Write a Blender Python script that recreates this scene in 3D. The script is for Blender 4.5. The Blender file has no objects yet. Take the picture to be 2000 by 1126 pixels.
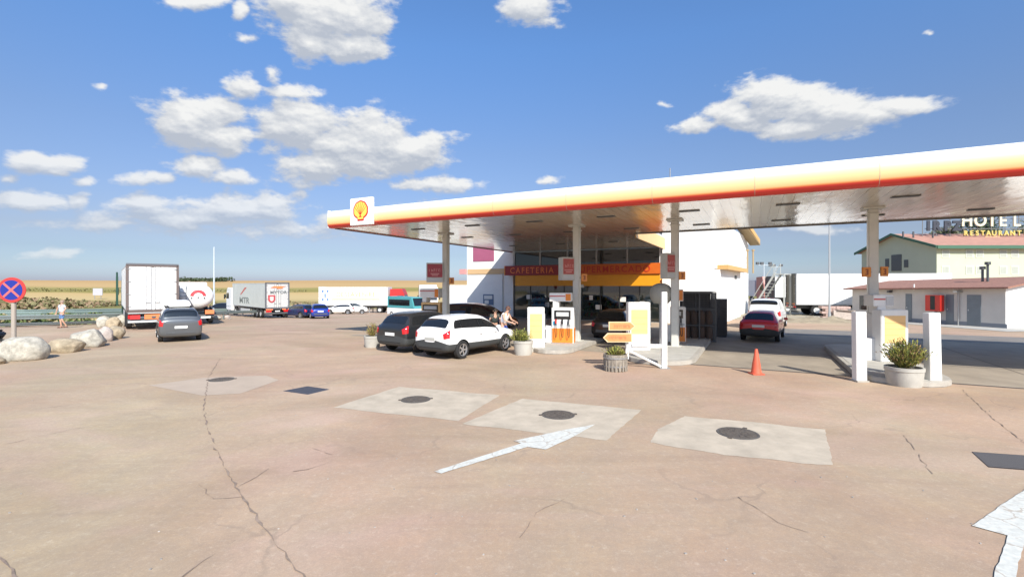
import bpy, bmesh, math, random
from math import sin, cos, pi, radians, atan2, atan, sqrt, hypot, floor
from mathutils import Vector, Matrix, noise as mnoise
random.seed(7)
SC = bpy.context.scene
COL = SC.collection

# ------------------------------------------------------------------ camera
F, H, HY = 920.0, 2.7, 556.0          # focal length (photo px), eye height, horizon row
cam_d = bpy.data.cameras.new('camera'); cam = bpy.data.objects.new('camera', cam_d); COL.objects.link(cam)
cam.location = (0, 0, H); cam.rotation_euler = (radians(90), 0, 0)
cam_d.sensor_width = 36; cam_d.lens = F / 2000 * 36; cam_d.shift_y = -(563 - HY) / 2000
cam_d.clip_start = 0.1; cam_d.clip_end = 5000
SC.camera = cam
SC.view_settings.view_transform = 'Standard'; SC.view_settings.look = 'None'
SC.view_settings.exposure = 0.75; SC.view_settings.gamma = 1

# ------------------------------------------------------------------ sun
SUNV = Vector((0.397, -1.238, 1.0)).normalized()       # towards the sun
sl = bpy.data.lights.new('sun', 'SUN'); sl.energy = 4.0; sl.angle = radians(0.5); sl.color = (1.0, 0.95, 0.87)
so = bpy.data.objects.new('sun', sl); COL.objects.link(so)
so.rotation_euler = (-SUNV).to_track_quat('-Z', 'Y').to_euler(); so.location = (0, -20, 40)

# ------------------------------------------------------------------ world: sky with cumulus clouds placed by azimuth / elevation
W = bpy.data.worlds.new('World'); SC.world = W; W.use_nodes = True
nt = W.node_tree; nt.nodes.clear()
def N(tree, typ, **kw):
    n = tree.nodes.new(typ)
    for k, v in kw.items():
        if k.startswith('i_'):
            n.inputs[int(k[2:])].default_value = v
        else: setattr(n, k, v)
    return n
CL = [ # photo px centre and radii, weight
 (640,35,135,62,1.0),(560,5,75,40,.9),(690,80,70,38,.9),(610,85,60,32,.8),(380,5,52,17,.6),(468,28,20,18,.6),(475,78,34,11,.35),(1030,15,55,34,.8),(1062,40,28,14,.5),
 (468,170,42,25,.6),(560,180,70,16,.6),(520,150,16,24,.4),(385,232,92,58,1.0),(440,265,60,36,.9),
 (575,245,100,62,1.0),(700,285,135,72,1.0),(800,300,95,48,1.0),(640,325,110,42,.8),
 (70,312,80,24,.8),(168,347,28,10,.4),(8,350,20,10,.35),(290,345,75,18,.65),(380,328,85,24,.8),(455,338,58,15,.6),(845,362,88,18,.6),
 (45,400,110,26,.7),(165,392,24,22,.5),(290,403,80,24,.7),(480,405,120,32,.8),(530,392,70,24,.7),(400,432,190,26,.5),(130,497,90,8,.3),(660,437,55,16,.4),(560,446,200,20,.42),(250,446,180,14,.34),(820,415,60,14,.3),(480,450,120,14,.35),
 (1500,195,80,50,.9),(1600,215,110,48,.9),(1430,228,70,28,.8),(1352,246,40,20,.7),(1745,205,85,22,.7),(1560,245,130,24,.7),(1690,220,70,24,.6),
 (1080,350,20,9,.35),(1290,200,16,5,.3),(1815,63,12,6,.3),(200,165,10,6,.22),(1600,442,60,8,.35)]
grp = bpy.data.node_groups.new('cloud_field', 'ShaderNodeTree')
grp.interface.new_socket('vec', in_out='INPUT', socket_type='NodeSocketVector')
grp.interface.new_socket('dir', in_out='INPUT', socket_type='NodeSocketVector')
grp.interface.new_socket('dens', in_out='OUTPUT', socket_type='NodeSocketFloat')
gi = grp.nodes.new('NodeGroupInput'); go = grp.nodes.new('NodeGroupOutput')
# ragged outline: warp the azimuth/elevation with noise
wn = N(grp, 'ShaderNodeTexNoise'); wn.inputs['Scale'].default_value = 9; wn.inputs['Detail'].default_value = 4
grp.links.new(gi.outputs['dir'], wn.inputs['Vector'])
wsub = N(grp, 'ShaderNodeVectorMath', operation='SUBTRACT'); wsub.inputs[1].default_value = (.5, .5, .5)
grp.links.new(wn.outputs['Color'], wsub.inputs[0])
wmul = N(grp, 'ShaderNodeVectorMath', operation='MULTIPLY'); wmul.inputs[1].default_value = (.08, .045, 0)
grp.links.new(wsub.outputs[0], wmul.inputs[0])
wadd = N(grp, 'ShaderNodeVectorMath', operation='ADD')
grp.links.new(gi.outputs['vec'], wadd.inputs[0]); grp.links.new(wmul.outputs[0], wadd.inputs[1])
prev = None
tan_ = math.tan
for (px, py, rx, ry, w) in CL:
    az = atan((px - 1000) / F); el = atan((HY - py) / F * cos(az))
    ra = .98 * rx / F * cos(az) ** 2; re = 1.0 * ry / F * cos(az) * cos(el) ** 2
    s_ = N(grp, 'ShaderNodeVectorMath', operation='SUBTRACT'); s_.inputs[1].default_value = (az, el, 0)
    grp.links.new(wadd.outputs[0], s_.inputs[0])
    c_ = tan_(el) / cos(az); k_ = -c_ * sin(az) / (1 + c_ * c_ * cos(az) ** 2)      # flat base: level as seen from the ground
    d1 = N(grp, 'ShaderNodeVectorMath', operation='DOT_PRODUCT'); d1.inputs[1].default_value = (1 / ra, 0, 0); grp.links.new(s_.outputs[0], d1.inputs[0])
    d2 = N(grp, 'ShaderNodeVectorMath', operation='DOT_PRODUCT'); d2.inputs[1].default_value = (-k_ / re, 1 / re, 0); grp.links.new(s_.outputs[0], d2.inputs[0])
    m_ = N(grp, 'ShaderNodeCombineXYZ'); grp.links.new(d1.outputs['Value'], m_.inputs[0]); grp.links.new(d2.outputs['Value'], m_.inputs[1])
    l_ = N(grp, 'ShaderNodeVectorMath', operation='LENGTH'); grp.links.new(m_.outputs[0], l_.inputs[0])
    a_ = N(grp, 'ShaderNodeMath', operation='MULTIPLY_ADD'); a_.inputs[1].default_value = -w; a_.inputs[2].default_value = w
    grp.links.new(l_.outputs['Value'], a_.inputs[0])
    if prev is None: prev = a_
    else:
        x_ = N(grp, 'ShaderNodeMath', operation='SMOOTH_MAX'); x_.inputs[2].default_value = .12
        grp.links.new(prev.outputs[0], x_.inputs[0]); grp.links.new(a_.outputs[0], x_.inputs[1]); prev = x_
fn = N(grp, 'ShaderNodeTexNoise'); fn.inputs['Scale'].default_value = 17; fn.inputs['Detail'].default_value = 10; fn.inputs['Roughness'].default_value = .58
mp = N(grp, 'ShaderNodeVectorMath', operation='MULTIPLY'); mp.inputs[1].default_value = (1, 1, 2.0)
grp.links.new(gi.outputs['dir'], mp.inputs[0]); grp.links.new(mp.outputs[0], fn.inputs['Vector'])
na = N(grp, 'ShaderNodeMath', operation='MULTIPLY_ADD'); na.inputs[1].default_value = 1.7; na.inputs[2].default_value = -.80
grp.links.new(fn.outputs[0], na.inputs[0])
sm = N(grp, 'ShaderNodeMath', operation='ADD'); grp.links.new(prev.outputs[0], sm.inputs[0]); grp.links.new(na.outputs[0], sm.inputs[1])
grp.links.new(sm.outputs[0], go.inputs[0])

tc = N(nt, 'ShaderNodeTexCoord'); sx = N(nt, 'ShaderNodeSeparateXYZ'); nt.links.new(tc.outputs['Generated'], sx.inputs[0])
az = N(nt, 'ShaderNodeMath', operation='ARCTAN2'); nt.links.new(sx.outputs[0], az.inputs[0]); nt.links.new(sx.outputs[1], az.inputs[1])
el = N(nt, 'ShaderNodeMath', operation='ARCSINE'); nt.links.new(sx.outputs[2], el.inputs[0])
cv = N(nt, 'ShaderNodeCombineXYZ'); nt.links.new(az.outputs[0], cv.inputs[0]); nt.links.new(el.outputs[0], cv.inputs[1])
def field(dv, dd):
    g = N(nt, 'ShaderNodeGroup'); g.node_tree = grp
    a = N(nt, 'ShaderNodeVectorMath', operation='ADD'); a.inputs[1].default_value = dv; nt.links.new(cv.outputs[0], a.inputs[0])
    b = N(nt, 'ShaderNodeVectorMath', operation='ADD'); b.inputs[1].default_value = dd; nt.links.new(tc.outputs['Generated'], b.inputs[0])
    nt.links.new(a.outputs[0], g.inputs[0]); nt.links.new(b.outputs[0], g.inputs[1]); return g
g1 = field((0, 0, 0), (0, 0, 0)); g2 = field((.006, .024, 0), (.006, 0, .018))
mask = N(nt, 'ShaderNodeMapRange', interpolation_type='SMOOTHSTEP'); mask.inputs[1].default_value = -.08; mask.inputs[2].default_value = .34
nt.links.new(g1.outputs[0], mask.inputs[0])
# fade low cloud into the haze near the horizon
hz = N(nt, 'ShaderNodeMapRange'); hz.inputs[1].default_value = .02; hz.inputs[2].default_value = .22; hz.inputs[3].default_value = .45; hz.inputs[4].default_value = .97
nt.links.new(el.outputs[0], hz.inputs[0])
mm = N(nt, 'ShaderNodeMath', operation='MULTIPLY'); nt.links.new(mask.outputs[0], mm.inputs[0]); nt.links.new(hz.outputs[0], mm.inputs[1])
d0 = N(nt, 'ShaderNodeMath', operation='SUBTRACT'); nt.links.new(g1.outputs[0], d0.inputs[0]); nt.links.new(g2.outputs[0], d0.inputs[1])
g3f = field((.002, .008, 0), (.002, 0, .005)); d3f = N(nt, 'ShaderNodeMath', operation='SUBTRACT'); nt.links.new(g1.outputs[0], d3f.inputs[0]); nt.links.new(g3f.outputs[0], d3f.inputs[1])
df = N(nt, 'ShaderNodeMath', operation='MULTIPLY_ADD'); df.inputs[1].default_value = 1.1; nt.links.new(d3f.outputs[0], df.inputs[0]); nt.links.new(d0.outputs[0], df.inputs[2])
sh = N(nt, 'ShaderNodeMapRange'); sh.inputs[1].default_value = -.42; sh.inputs[2].default_value = .80; nt.links.new(df.outputs[0], sh.inputs[0])
cr = N(nt, 'ShaderNodeMix', data_type='RGBA'); nt.links.new(sh.outputs[0], cr.inputs[0])
cr.inputs[6].default_value = (.30, .325, .37, 1); cr.inputs[7].default_value = (.55, .55, .54, 1)
sky = N(nt, 'ShaderNodeTexSky'); sky.sky_type = 'NISHITA'; sky.sun_disc = False
sky.sun_elevation = math.asin(SUNV.z); sky.sun_rotation = atan2(SUNV.x, SUNV.y)
sky.air_density = 1.0; sky.dust_density = 1.3; sky.ozone_density = 1.6
tint = N(nt, 'ShaderNodeMix', data_type='RGBA', blend_type='MULTIPLY'); tint.inputs[0].default_value = 1
er = N(nt, 'ShaderNodeMapRange'); er.inputs[1].default_value = 0; er.inputs[2].default_value = .7; nt.links.new(el.outputs[0], er.inputs[0])
ec = N(nt, 'ShaderNodeValToRGB'); nt.links.new(er.outputs[0], ec.inputs[0]); ee = ec.color_ramp.elements
ee[0].position = 0; ee[0].color = (1.2 / 1.7, 1.2 / 1.7, 1, 1); ee[1].position = 1; ee[1].color = (.86 / 1.7, 1.27 / 1.7, 1, 1)
for pos, c in ((.024, (.97, 1.12, 1.60)), (.056, (.77, .90, 1.25)), (.087, (.69, .76, 1.01)), (.135, (.74, .72, .88)), (.385, (.83, .91, 1.10)), (.66, (.86, 1.18, 1.53))):
    x = ee.new(pos); x.color = (c[0] / 1.7, c[1] / 1.7, c[2] / 1.7, 1)
nt.links.new(ec.outputs[0], tint.inputs[7])
nt.links.new(sky.outputs[0], tint.inputs[6])
b1 = N(nt, 'ShaderNodeBackground'); b1.inputs[1].default_value = .136; nt.links.new(tint.outputs[2], b1.inputs[0])
b2 = N(nt, 'ShaderNodeBackground'); b2.inputs[1].default_value = 1.0; nt.links.new(cr.outputs[2], b2.inputs[0])
mx = N(nt, 'ShaderNodeMixShader'); nt.links.new(mm.outputs[0], mx.inputs[0]); nt.links.new(b1.outputs[0], mx.inputs[1]); nt.links.new(b2.outputs[0], mx.inputs[2])
wo = N(nt, 'ShaderNodeOutputWorld'); nt.links.new(mx.outputs[0], wo.inputs[0])

# ------------------------------------------------------------------ helpers
def srgb(r, g, b):
    f = lambda c: (c / 255 / 12.92) if c / 255 <= .04045 else ((c / 255 + .055) / 1.055) ** 2.4
    return (f(r), f(g), f(b))
MATS = {}
def mat(name, col, rough=.6, metal=0.0, var=0.0, vs=3.0, bump=0.0, bs=30.0, coat=0.0, spec=None, col2=None, detail=5, stretch=None):
    if name in MATS: return MATS[name]
    m = bpy.data.materials.new(name); m.use_nodes = True; t = m.node_tree; p = t.nodes['Principled BSDF']
    p.inputs['Base Color'].default_value = (*col, 1); p.inputs['Roughness'].default_value = rough; p.inputs['Metallic'].default_value = metal
    if coat: p.inputs['Coat Weight'].default_value = coat; p.inputs['Coat Roughness'].default_value = .08
    if spec is not None: p.inputs['Specular IOR Level'].default_value = spec
    if var or bump:
        geo = N(t, 'ShaderNodeNewGeometry'); src = geo.outputs['Position']
        if stretch:
            mpp = N(t, 'ShaderNodeVectorMath', operation='MULTIPLY'); mpp.inputs[1].default_value = stretch
            t.links.new(src, mpp.inputs[0]); src = mpp.outputs[0]
    if var:
        n = N(t, 'ShaderNodeTexNoise'); n.inputs['Scale'].default_value = vs; n.inputs['Detail'].default_value = detail; n.inputs['Roughness'].default_value = .62
        t.links.new(src, n.inputs['Vector'])
        r = N(t, 'ShaderNodeMapRange'); r.inputs[1].default_value = .3; r.inputs[2].default_value = .7; t.links.new(n.outputs[0], r.inputs[0])
        mxx = N(t, 'ShaderNodeMix', data_type='RGBA'); t.links.new(r.outputs[0], mxx.inputs[0])
        c2 = col2 if col2 else tuple(c * (1 - var) for c in col)
        mxx.inputs[6].default_value = (*c2, 1); mxx.inputs[7].default_value = (*[min(1, c * (1 + var * .4)) for c in col], 1)
        t.links.new(mxx.outputs[2], p.inputs['Base Color'])
    if bump:
        n2 = N(t, 'ShaderNodeTexNoise'); n2.inputs['Scale'].default_value = bs; n2.inputs['Detail'].default_value = 6
        t.links.new(src, n2.inputs['Vector'])
        b = N(t, 'ShaderNodeBump'); b.inputs['Strength'].default_value = bump; b.inputs['Distance'].default_value = .02
        t.links.new(n2.outputs[0], b.inputs['Height']); t.links.new(b.outputs[0], p.inputs['Normal'])
    MATS[name] = m; return m

class MB:
    def __init__(s): s.v = []; s.f = []; s.mi = []; s.cur = 0
    def add(s, vs, fs):
        o = len(s.v); s.v += [tuple(v) for v in vs]; s.f += [tuple(i + o for i in f) for f in fs]; s.mi += [s.cur] * len(fs); return s
    def box(s, c, d, rz=0, rx=0, ry=0, taper=1.0):
        x, y, z = d[0] / 2, d[1] / 2, d[2] / 2; M = Matrix.Rotation(rz, 3, 'Z') @ Matrix.Rotation(ry, 3, 'Y') @ Matrix.Rotation(rx, 3, 'X')
        vs = []
        for k in (-1, 1):
            t = taper if k > 0 else 1
            for (i, j) in ((-1, -1), (1, -1), (1, 1), (-1, 1)): vs.append(Vector(c) + M @ Vector((i * x * t, j * y * t, k * z)))
        return s.add(vs, [(3, 2, 1, 0), (4, 5, 6, 7), (0, 1, 5, 4), (1, 2, 6, 5), (2, 3, 7, 6), (3, 0, 4, 7)])
    def b2(s, x0, x1, y0, y1, z0, z1): return s.box(((x0 + x1) / 2, (y0 + y1) / 2, (z0 + z1) / 2), (x1 - x0, y1 - y0, z1 - z0))
    def cyl(s, p0, p1, r0, r1=None, n=12, cap=True):
        r1 = r0 if r1 is None else r1; p0 = Vector(p0); p1 = Vector(p1); d = (p1 - p0).normalized()
        a = d.orthogonal().normalized(); b = d.cross(a); vs = []
        for p, r in ((p0, r0), (p1, r1)):
            for i in range(n): t = 2 * pi * i / n; vs.append(p + a * cos(t) * r + b * sin(t) * r)
        fs = [(i, (i + 1) % n, n + (i + 1) % n, n + i) for i in range(n)]
        if cap: fs += [tuple(range(n - 1, -1, -1)), tuple(range(n, 2 * n))]
        return s.add(vs, fs)
    def tube(s, pts, r, n=8):
        for a, b in zip(pts[:-1], pts[1:]): s.cyl(a, b, r, n=n)
        return s
    def lathe(s, prof, c=(0, 0, 0), n=24, axis='Z', sy=1.0, closed=True):
        vs = []; m = len(prof)
        for i in range(n):
            t = 2 * pi * i / n
            for r, h in prof:
                if axis == 'Z': v = (c[0] + r * cos(t), c[1] + r * sin(t) * sy, c[2] + h)
                elif axis == 'X': v = (c[0] + h, c[1] + r * cos(t), c[2] + r * sin(t))
                else: v = (c[0] + r * cos(t), c[1] + h, c[2] + r * sin(t) * sy)
                vs.append(v)
        fs = []
        for i in range(n):
            j = (i + 1) % n
            for k in range(m - 1): fs.append((i * m + k, j * m + k, j * m + k + 1, i * m + k + 1))
        if closed: fs += [tuple(i * m for i in range(n))[::-1], tuple(i * m + m - 1 for i in range(n))]
        return s.add(vs, fs)
    def prism(s, poly, axis, h0, h1):   # poly 2-D points extruded along axis
        n = len(poly)
        def mk(p, h):
            return (p[0], p[1], h) if axis == 'Z' else ((h, p[0], p[1]) if axis == 'X' else (p[0], h, p[1]))
        vs = [mk(p, h0) for p in poly] + [mk(p, h1) for p in poly]
        fs = [(i, (i + 1) % n, n + (i + 1) % n, n + i) for i in range(n)] + [tuple(range(n - 1, -1, -1)), tuple(range(n, 2 * n))]
        return s.add(vs, fs)
    def build(s, name, m, parent=None, loc=(0, 0, 0), rz=0, smooth=False, bevel=0):
        me = bpy.data.meshes.new(name); me.from_pydata(s.v, [], s.f)
        for x in (m if isinstance(m, (list, tuple)) else [m]): me.materials.append(x)
        for p, i in zip(me.polygons, s.mi): p.material_index = i; p.use_smooth = smooth
        bm = bmesh.new(); bm.from_mesh(me); bmesh.ops.recalc_face_normals(bm, faces=bm.faces)
        if bevel: bmesh.ops.bevel(bm, geom=bm.edges[:], offset=bevel, segments=2, affect='EDGES', clamp_overlap=True)
        bm.to_mesh(me); bm.free()
        if smooth:
            try: me.set_sharp_from_angle(angle=radians(38))
            except Exception: pass
        o = bpy.data.objects.new(name, me); COL.objects.link(o); o.location = loc; o.rotation_euler = (0, 0, rz)
        if parent: o.parent = parent
        return o

def tag(o, label=None, cat=None, group=None, kind=None):
    if label: o['label'] = label
    if cat: o['category'] = cat
    if group: o['group'] = group
    if kind: o['kind'] = kind
    return o
def thing(name, label, cat, loc=(0, 0, 0), rz=0, group=None):
    o = bpy.data.objects.new(name, None); COL.objects.link(o); o.location = loc; o.rotation_euler = (0, 0, rz); o.empty_display_size = .3
    return tag(o, label, cat, group)
def copy_tree(o, parent=None):
    c = o.copy(); COL.objects.link(c)
    if parent: c.parent = parent
    for ch in [x for x in ALLCH(o)]: copy_tree(ch, c)
    return c
def ALLCH(o): return [x for x in bpy.data.objects if x.parent == o]
def bake(o):
    dg = bpy.context.evaluated_depsgraph_get(); me = bpy.data.meshes.new_from_object(o.evaluated_get(dg)); return me
def text(name, s, size, m, parent=None, loc=(0, 0, 0), rot=(radians(90), 0, 0), ext=.02, sx=1.0, space=1.0, bold=0.0, align='CENTER'):
    c = bpy.data.curves.new(name, 'FONT'); c.body = s; c.size = size; c.extrude = ext; c.offset = bold; c.align_x = align; c.space_character = space; c.resolution_u = 3
    t = bpy.data.objects.new(name + '_tmp', c); COL.objects.link(t)
    me = bake(t); me.materials.clear(); me.materials.append(m); bpy.data.objects.remove(t)
    o = bpy.data.objects.new(name, me); COL.objects.link(o); o.location = loc; o.rotation_euler = rot; o.scale = (sx, 1, 1)
    if parent: o.parent = parent
    return o
def glyphs(x0, x1, z, h, y, m, parent, n=6):
    """a line of worn, illegible lettering strokes"""
    rr = random.Random(int(h * 1000) + n); q = MB(); st = (x1 - x0) / n
    for i in range(n):
        a = x0 + i * st; w = st * rr.uniform(.55, .78); s_ = st * .16; q.b2(a, a + s_, y - .003, y, z, z + h * rr.uniform(.8, 1))
        if rr.random() < .8: q.b2(a + s_, a + w, y - .003, y, z + h * .80, z + h * .94)
        if rr.random() < .6: q.b2(a + s_, a + w, y - .003, y, z + h * .36, z + h * .5)
        if rr.random() < .5: q.b2(a + w - s_, a + w, y - .0034, y, z, z + h * .6)
    return q.build('lettering', m, parent)
def sstep(a, b, x): t = max(0, min(1, (x - a) / (b - a))); return t * t * (3 - 2 * t)
def lerp(a, b, t): return a + (b - a) * t

# ground height: the lot falls away to the left and back, fields rise beyond
def gz(x, y):
    left = 1 - sstep(-8, 4, x)
    ramp = -.036 * max(0, min(y, 85) - 28)
    z = ramp * left
    r = y
    hill = sstep(110, 520, r) * 9.5 + (mnoise.noise((x * .004, y * .004, 3)) * 2.2 + mnoise.noise((x * .0015, 7, 1)) * 1.6) * sstep(150, 420, r)
    return z + hill * (1 if x < 30 else 1 - sstep(30, 160, x) * .35)
def gp(px, py):
    d = F * H / (py - HY)
    for _ in range(30):
        x = (px - 1000) / F * d; d = .5 * d + .5 * F * (H - gz(x, d)) / (py - HY)
    return (px - 1000) / F * d, d
def g3(px, py): x, y = gp(px, py); return (x, y, gz(x, y))
def dx(px, d): return (px - 1000) / F * d
def zz(py, d): return H - (py - HY) / F * d

# frame of the station: a runs along the canopy front, b away from it
UA = radians(-27.2); U = Vector((cos(UA), sin(UA), 0)); Nn = Vector((-sin(UA), cos(UA), 0)); O = Vector((-8.5, 22.4, 0))
def fr(a, b, z=0): p = O + U * a + Nn * b; return (p.x, p.y, z)

# ------------------------------------------------------------------ materials
M_ = {}
white = mat('white_paint', (.80, .79, .75), .45, var=.06, vs=2, bump=.05)
white_wall = mat('white_render', (.82, .81, .77), .85, var=.05, vs=1.2, bump=.2, bs=18)
offwhite = mat('offwhite_panel', (.74, .73, .68), .5, var=.06, vs=1.5)
grey_met = mat('grey_metal', (.38, .39, .39), .4, .6, var=.1)
lgrey = mat('light_grey_paint', (.52, .53, .52), .5, var=.08)
dgrey = mat('dark_grey_paint', (.08, .085, .09), .5, var=.1)
black = mat('black_plastic', (.015, .015, .016), .5)
rubber = mat('tyre_rubber', (.018, .018, .018), .85)
alloy = mat('alloy_wheel', (.55, .56, .57), .3, .8)
yellow = mat('yellow_panel', (.90, .60, .10), .4, var=.05)
pale_yellow = mat('pale_yellow_panel', (.80, .50, .21), .45, var=.06)
amber = mat('amber_band', (.72, .30, .01), .4, var=.06)
orange = mat('orange_panel', (.80, .24, .03), .4, var=.06)
red = mat('red_panel', (.55, .03, .02), .4)
dred = mat('dark_red_panel', (.30, .015, .02), .4, var=.1)
magenta = mat('faded_magenta_panel', (.36, .10, .17), .5, var=.08)
glass_d = mat('dark_window_glass', (.012, .014, .016), .04, spec=.8)
tail = mat('red_lamp_lens', (.55, .01, .012), .15, coat=.6)
lamp_w = mat('clear_lamp_lens', (.75, .75, .75), .12, coat=.8)
plate = mat('number_plate_white', (.75, .75, .72), .4)
plate_g = mat('number_plate_greyed', (.42, .42, .38), .5)
blue = mat('sign_blue', (.015, .03, .25), .4)
skin = mat('skin', (.55, .32, .22), .55)
stone = mat('pale_boulder_stone', (.46, .425, .35), .9, var=.45, vs=5, bump=1.0, bs=7)
stone2 = mat('sandy_boulder_stone', (.42, .34, .23), .9, var=.45, vs=4, bump=.8, bs=9)
wood = mat('weathered_tub_wood', (.30, .26, .21), .85, var=.35, vs=8, bump=.4)
concrete_l = mat('pale_concrete', (.44, .42, .37), .9, var=.18, vs=2.5, bump=.2)
kerbm = mat('kerb_concrete', (.40, .37, .32), .9, var=.2, vs=4, bump=.3)
rooftile = mat('terracotta_tile', (.33, .165, .115), .85, var=.3, vs=6, bump=.4)
leafm = mat('leaf_green', (.10, .13, .03), .7, var=.5, vs=9)
leafy = mat('leaf_yellow_green', (.34, .33, .07), .7, var=.4, vs=12)
leafdry = mat('leaf_dry', (.30, .19, .09), .8, var=.4, vs=12)
leafdk = mat('tree_leaf_dark', (.05, .075, .03), .75, var=.5, vs=3)
bark = mat('bark', (.12, .09, .06), .9, var=.3)

def clear_glass():
    m = bpy.data.materials.new('shop_glass'); m.use_nodes = True; t = m.node_tree; t.nodes.clear()
    tr = N(t, 'ShaderNodeBsdfTransparent'); tr.inputs[0].default_value = (.66, .72, .70, 1); gl = N(t, 'ShaderNodeBsdfGlossy'); gl.inputs['Roughness'].default_value = .03
    fr_ = N(t, 'ShaderNodeFresnel'); fr_.inputs[0].default_value = 1.5
    ma = N(t, 'ShaderNodeMath', operation='MULTIPLY_ADD'); ma.inputs[1].default_value = 1.2; ma.inputs[2].default_value = .06; t.links.new(fr_.outputs[0], ma.inputs[0])
    mi = N(t, 'ShaderNodeMixShader'); t.links.new(ma.outputs[0], mi.inputs[0]); t.links.new(tr.outputs[0], mi.inputs[1]); t.links.new(gl.outputs[0], mi.inputs[2])
    o = N(t, 'ShaderNodeOutputMaterial'); t.links.new(mi.outputs[0], o.inputs[0]); return m
shopglass = clear_glass()

def ground_mat():
    m = bpy.data.materials.new('worn_pink_asphalt'); m.use_nodes = True; t = m.node_tree; p = t.nodes['Principled BSDF']
    geo = N(t, 'ShaderNodeNewGeometry')
    def noi(sc, det, st=(1, 1, 1), ro=.6, dist=0):
        mu = N(t, 'ShaderNodeVectorMath', operation='MULTIPLY'); mu.inputs[1].default_value = st; t.links.new(geo.outputs['Position'], mu.inputs[0])
        n = N(t, 'ShaderNodeTexNoise'); n.inputs['Scale'].default_value = sc; n.inputs['Detail'].default_value = det; n.inputs['Roughness'].default_value = ro; n.inputs['Distortion'].default_value = dist
        t.links.new(mu.outputs[0], n.inputs['Vector']); return n.outputs[0]
    def mr(x, a, b, c=0, d=1):
        r = N(t, 'ShaderNodeMapRange'); t.links.new(x, r.inputs[0])
        for i, v in enumerate((a, b, c, d)): r.inputs[i + 1].default_value = v
        return r.outputs[0]
    def mixc(f, a, b, bt='MIX'):
        x = N(t, 'ShaderNodeMix', data_type='RGBA', blend_type=bt)
        if isinstance(f, float): x.inputs[0].default_value = f
        else: t.links.new(f, x.inputs[0])
        for i, v in ((6, a), (7, b)):
            if isinstance(v, tuple): x.inputs[i].default_value = (*v, 1)
            else: t.links.new(v, x.inputs[i])
        return x.outputs[2]
    c = mixc(mr(noi(.22, 4, (1, .55, 1), .55, .6), .36, .64), (0.440, 0.296, 0.203), (0.445, 0.334, 0.206))
    c = mixc(mr(noi(.75, 6, (.6, 1, 1), .65, .8), .34, .66), c, (0.375, 0.272, 0.179))
    c = mixc(mr(noi(.12, 3, (1, .4, 1)), .5, .72, 0, .6), c, (0.480, 0.363, 0.232))
    # tyre-worn streaks, stains, fine aggregate
    c = mixc(mr(noi(1.4, 5, (.12, 1.3, 1), .6, 1.2), .54, .76, 0, .55), c, (0.290, 0.205, 0.140))
    c = mixc(mr(noi(3.2, 4, (1, 1, 1), .7, .3), .68, .78, 0, .5), c, (0.240, 0.177, 0.123))
    c = mixc(mr(noi(2.1, 8, (1, .8, 1), .72, .5), .40, .62, 0, .55), c, (.335, .262, .195))
    c = mixc(mr(noi(7, 6, (1, 1, 1), .75, .4), .50, .72, 0, .45), c, (.50, .40, .29))
    c = mixc(mr(noi(.42, 5, (.5, 1, 1), .6, 1.0), .52, .66, 0, .6), c, (.47, .325, .255))
    c = mixc(mr(noi(38, 3, (1, 1, 1), .8), .3, .7, .0, .48), c, (0.310, 0.224, 0.153))
    # hairline crazing
    vc = N(t, 'ShaderNodeTexVoronoi', feature='DISTANCE_TO_EDGE'); vc.inputs['Scale'].default_value = .42
    wv = N(t, 'ShaderNodeTexNoise'); wv.inputs['Scale'].default_value = 1.1; wv.inputs['Detail'].default_value = 7; t.links.new(geo.outputs['Position'], wv.inputs['Vector'])
    wa = N(t, 'ShaderNodeVectorMath', operation='MULTIPLY_ADD'); wa.inputs[1].default_value = (1.6, 1.6, 0); t.links.new(wv.outputs['Color'], wa.inputs[0]); t.links.new(geo.outputs['Position'], wa.inputs[2]); t.links.new(wa.outputs[0], vc.inputs['Vector'])
    hc = mr(vc.outputs['Distance'], .004, .016, .55, 0); hm = N(t, 'ShaderNodeMath', operation='MULTIPLY'); t.links.new(hc, hm.inputs[0]); t.links.new(mr(noi(.5, 3), .48, .62), hm.inputs[1])
    c = mixc(hm.outputs[0], c, (.25, .19, .14))
    v = N(t, 'ShaderNodeTexVoronoi'); v.inputs['Scale'].default_value = 55; t.links.new(geo.outputs['Position'], v.inputs['Vector'])
    c = mixc(mr(noi(16, 4, (1, 1, 1), .8), .44, .66, 0, .40), c, (.30, .23, .175))
    c = mixc(mr(noi(11, 5, (1, 1, 1), .8), .55, .75, 0, .5), c, (.56, .47, .36))
    c = mixc(mr(v.outputs['Distance'], .0, .35, .5, 0), c, (0.520, 0.401, 0.280))
    mv = N(t, 'ShaderNodeMix', data_type='RGBA', blend_type='MULTIPLY'); mv.inputs[0].default_value = 1; t.links.new(c, mv.inputs[6])
    c = mv.outputs[2]; t.links.new(mixc(mr(noi(.33, 7, (.55, 1, 1), .62, .9), .34, .66), (.94, .925, .925), (1.17, 1.19, 1.215)), mv.inputs[7])
    m3 = N(t, 'ShaderNodeMix', data_type='RGBA', blend_type='MULTIPLY'); m3.inputs[0].default_value = 1; t.links.new(c, m3.inputs[6])
    c = m3.outputs[2]; t.links.new(mixc(mr(noi(.16, 4, (1, .6, 1), .6, .4), .40, .60), (1.045, .985, .985), (1.0, 1.03, .99)), m3.inputs[7])
    t.links.new(c, p.inputs['Base Color']); p.inputs['Roughness'].default_value = .93; p.inputs['Specular IOR Level'].default_value = .25
    b = N(t, 'ShaderNodeBump'); b.inputs['Strength'].default_value = .35; b.inputs['Distance'].default_value = .012
    t.links.new(noi(30, 6, (1, 1, 1), .75), b.inputs['Height']); t.links.new(b.outputs[0], p.inputs['Normal'])
    return m
asphalt = ground_mat()
slabm = mat('forecourt_concrete', (.33, .275, .205), .9, var=.28, vs=.9, bump=.2, detail=8, stretch=(1, .6, 1))

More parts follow.
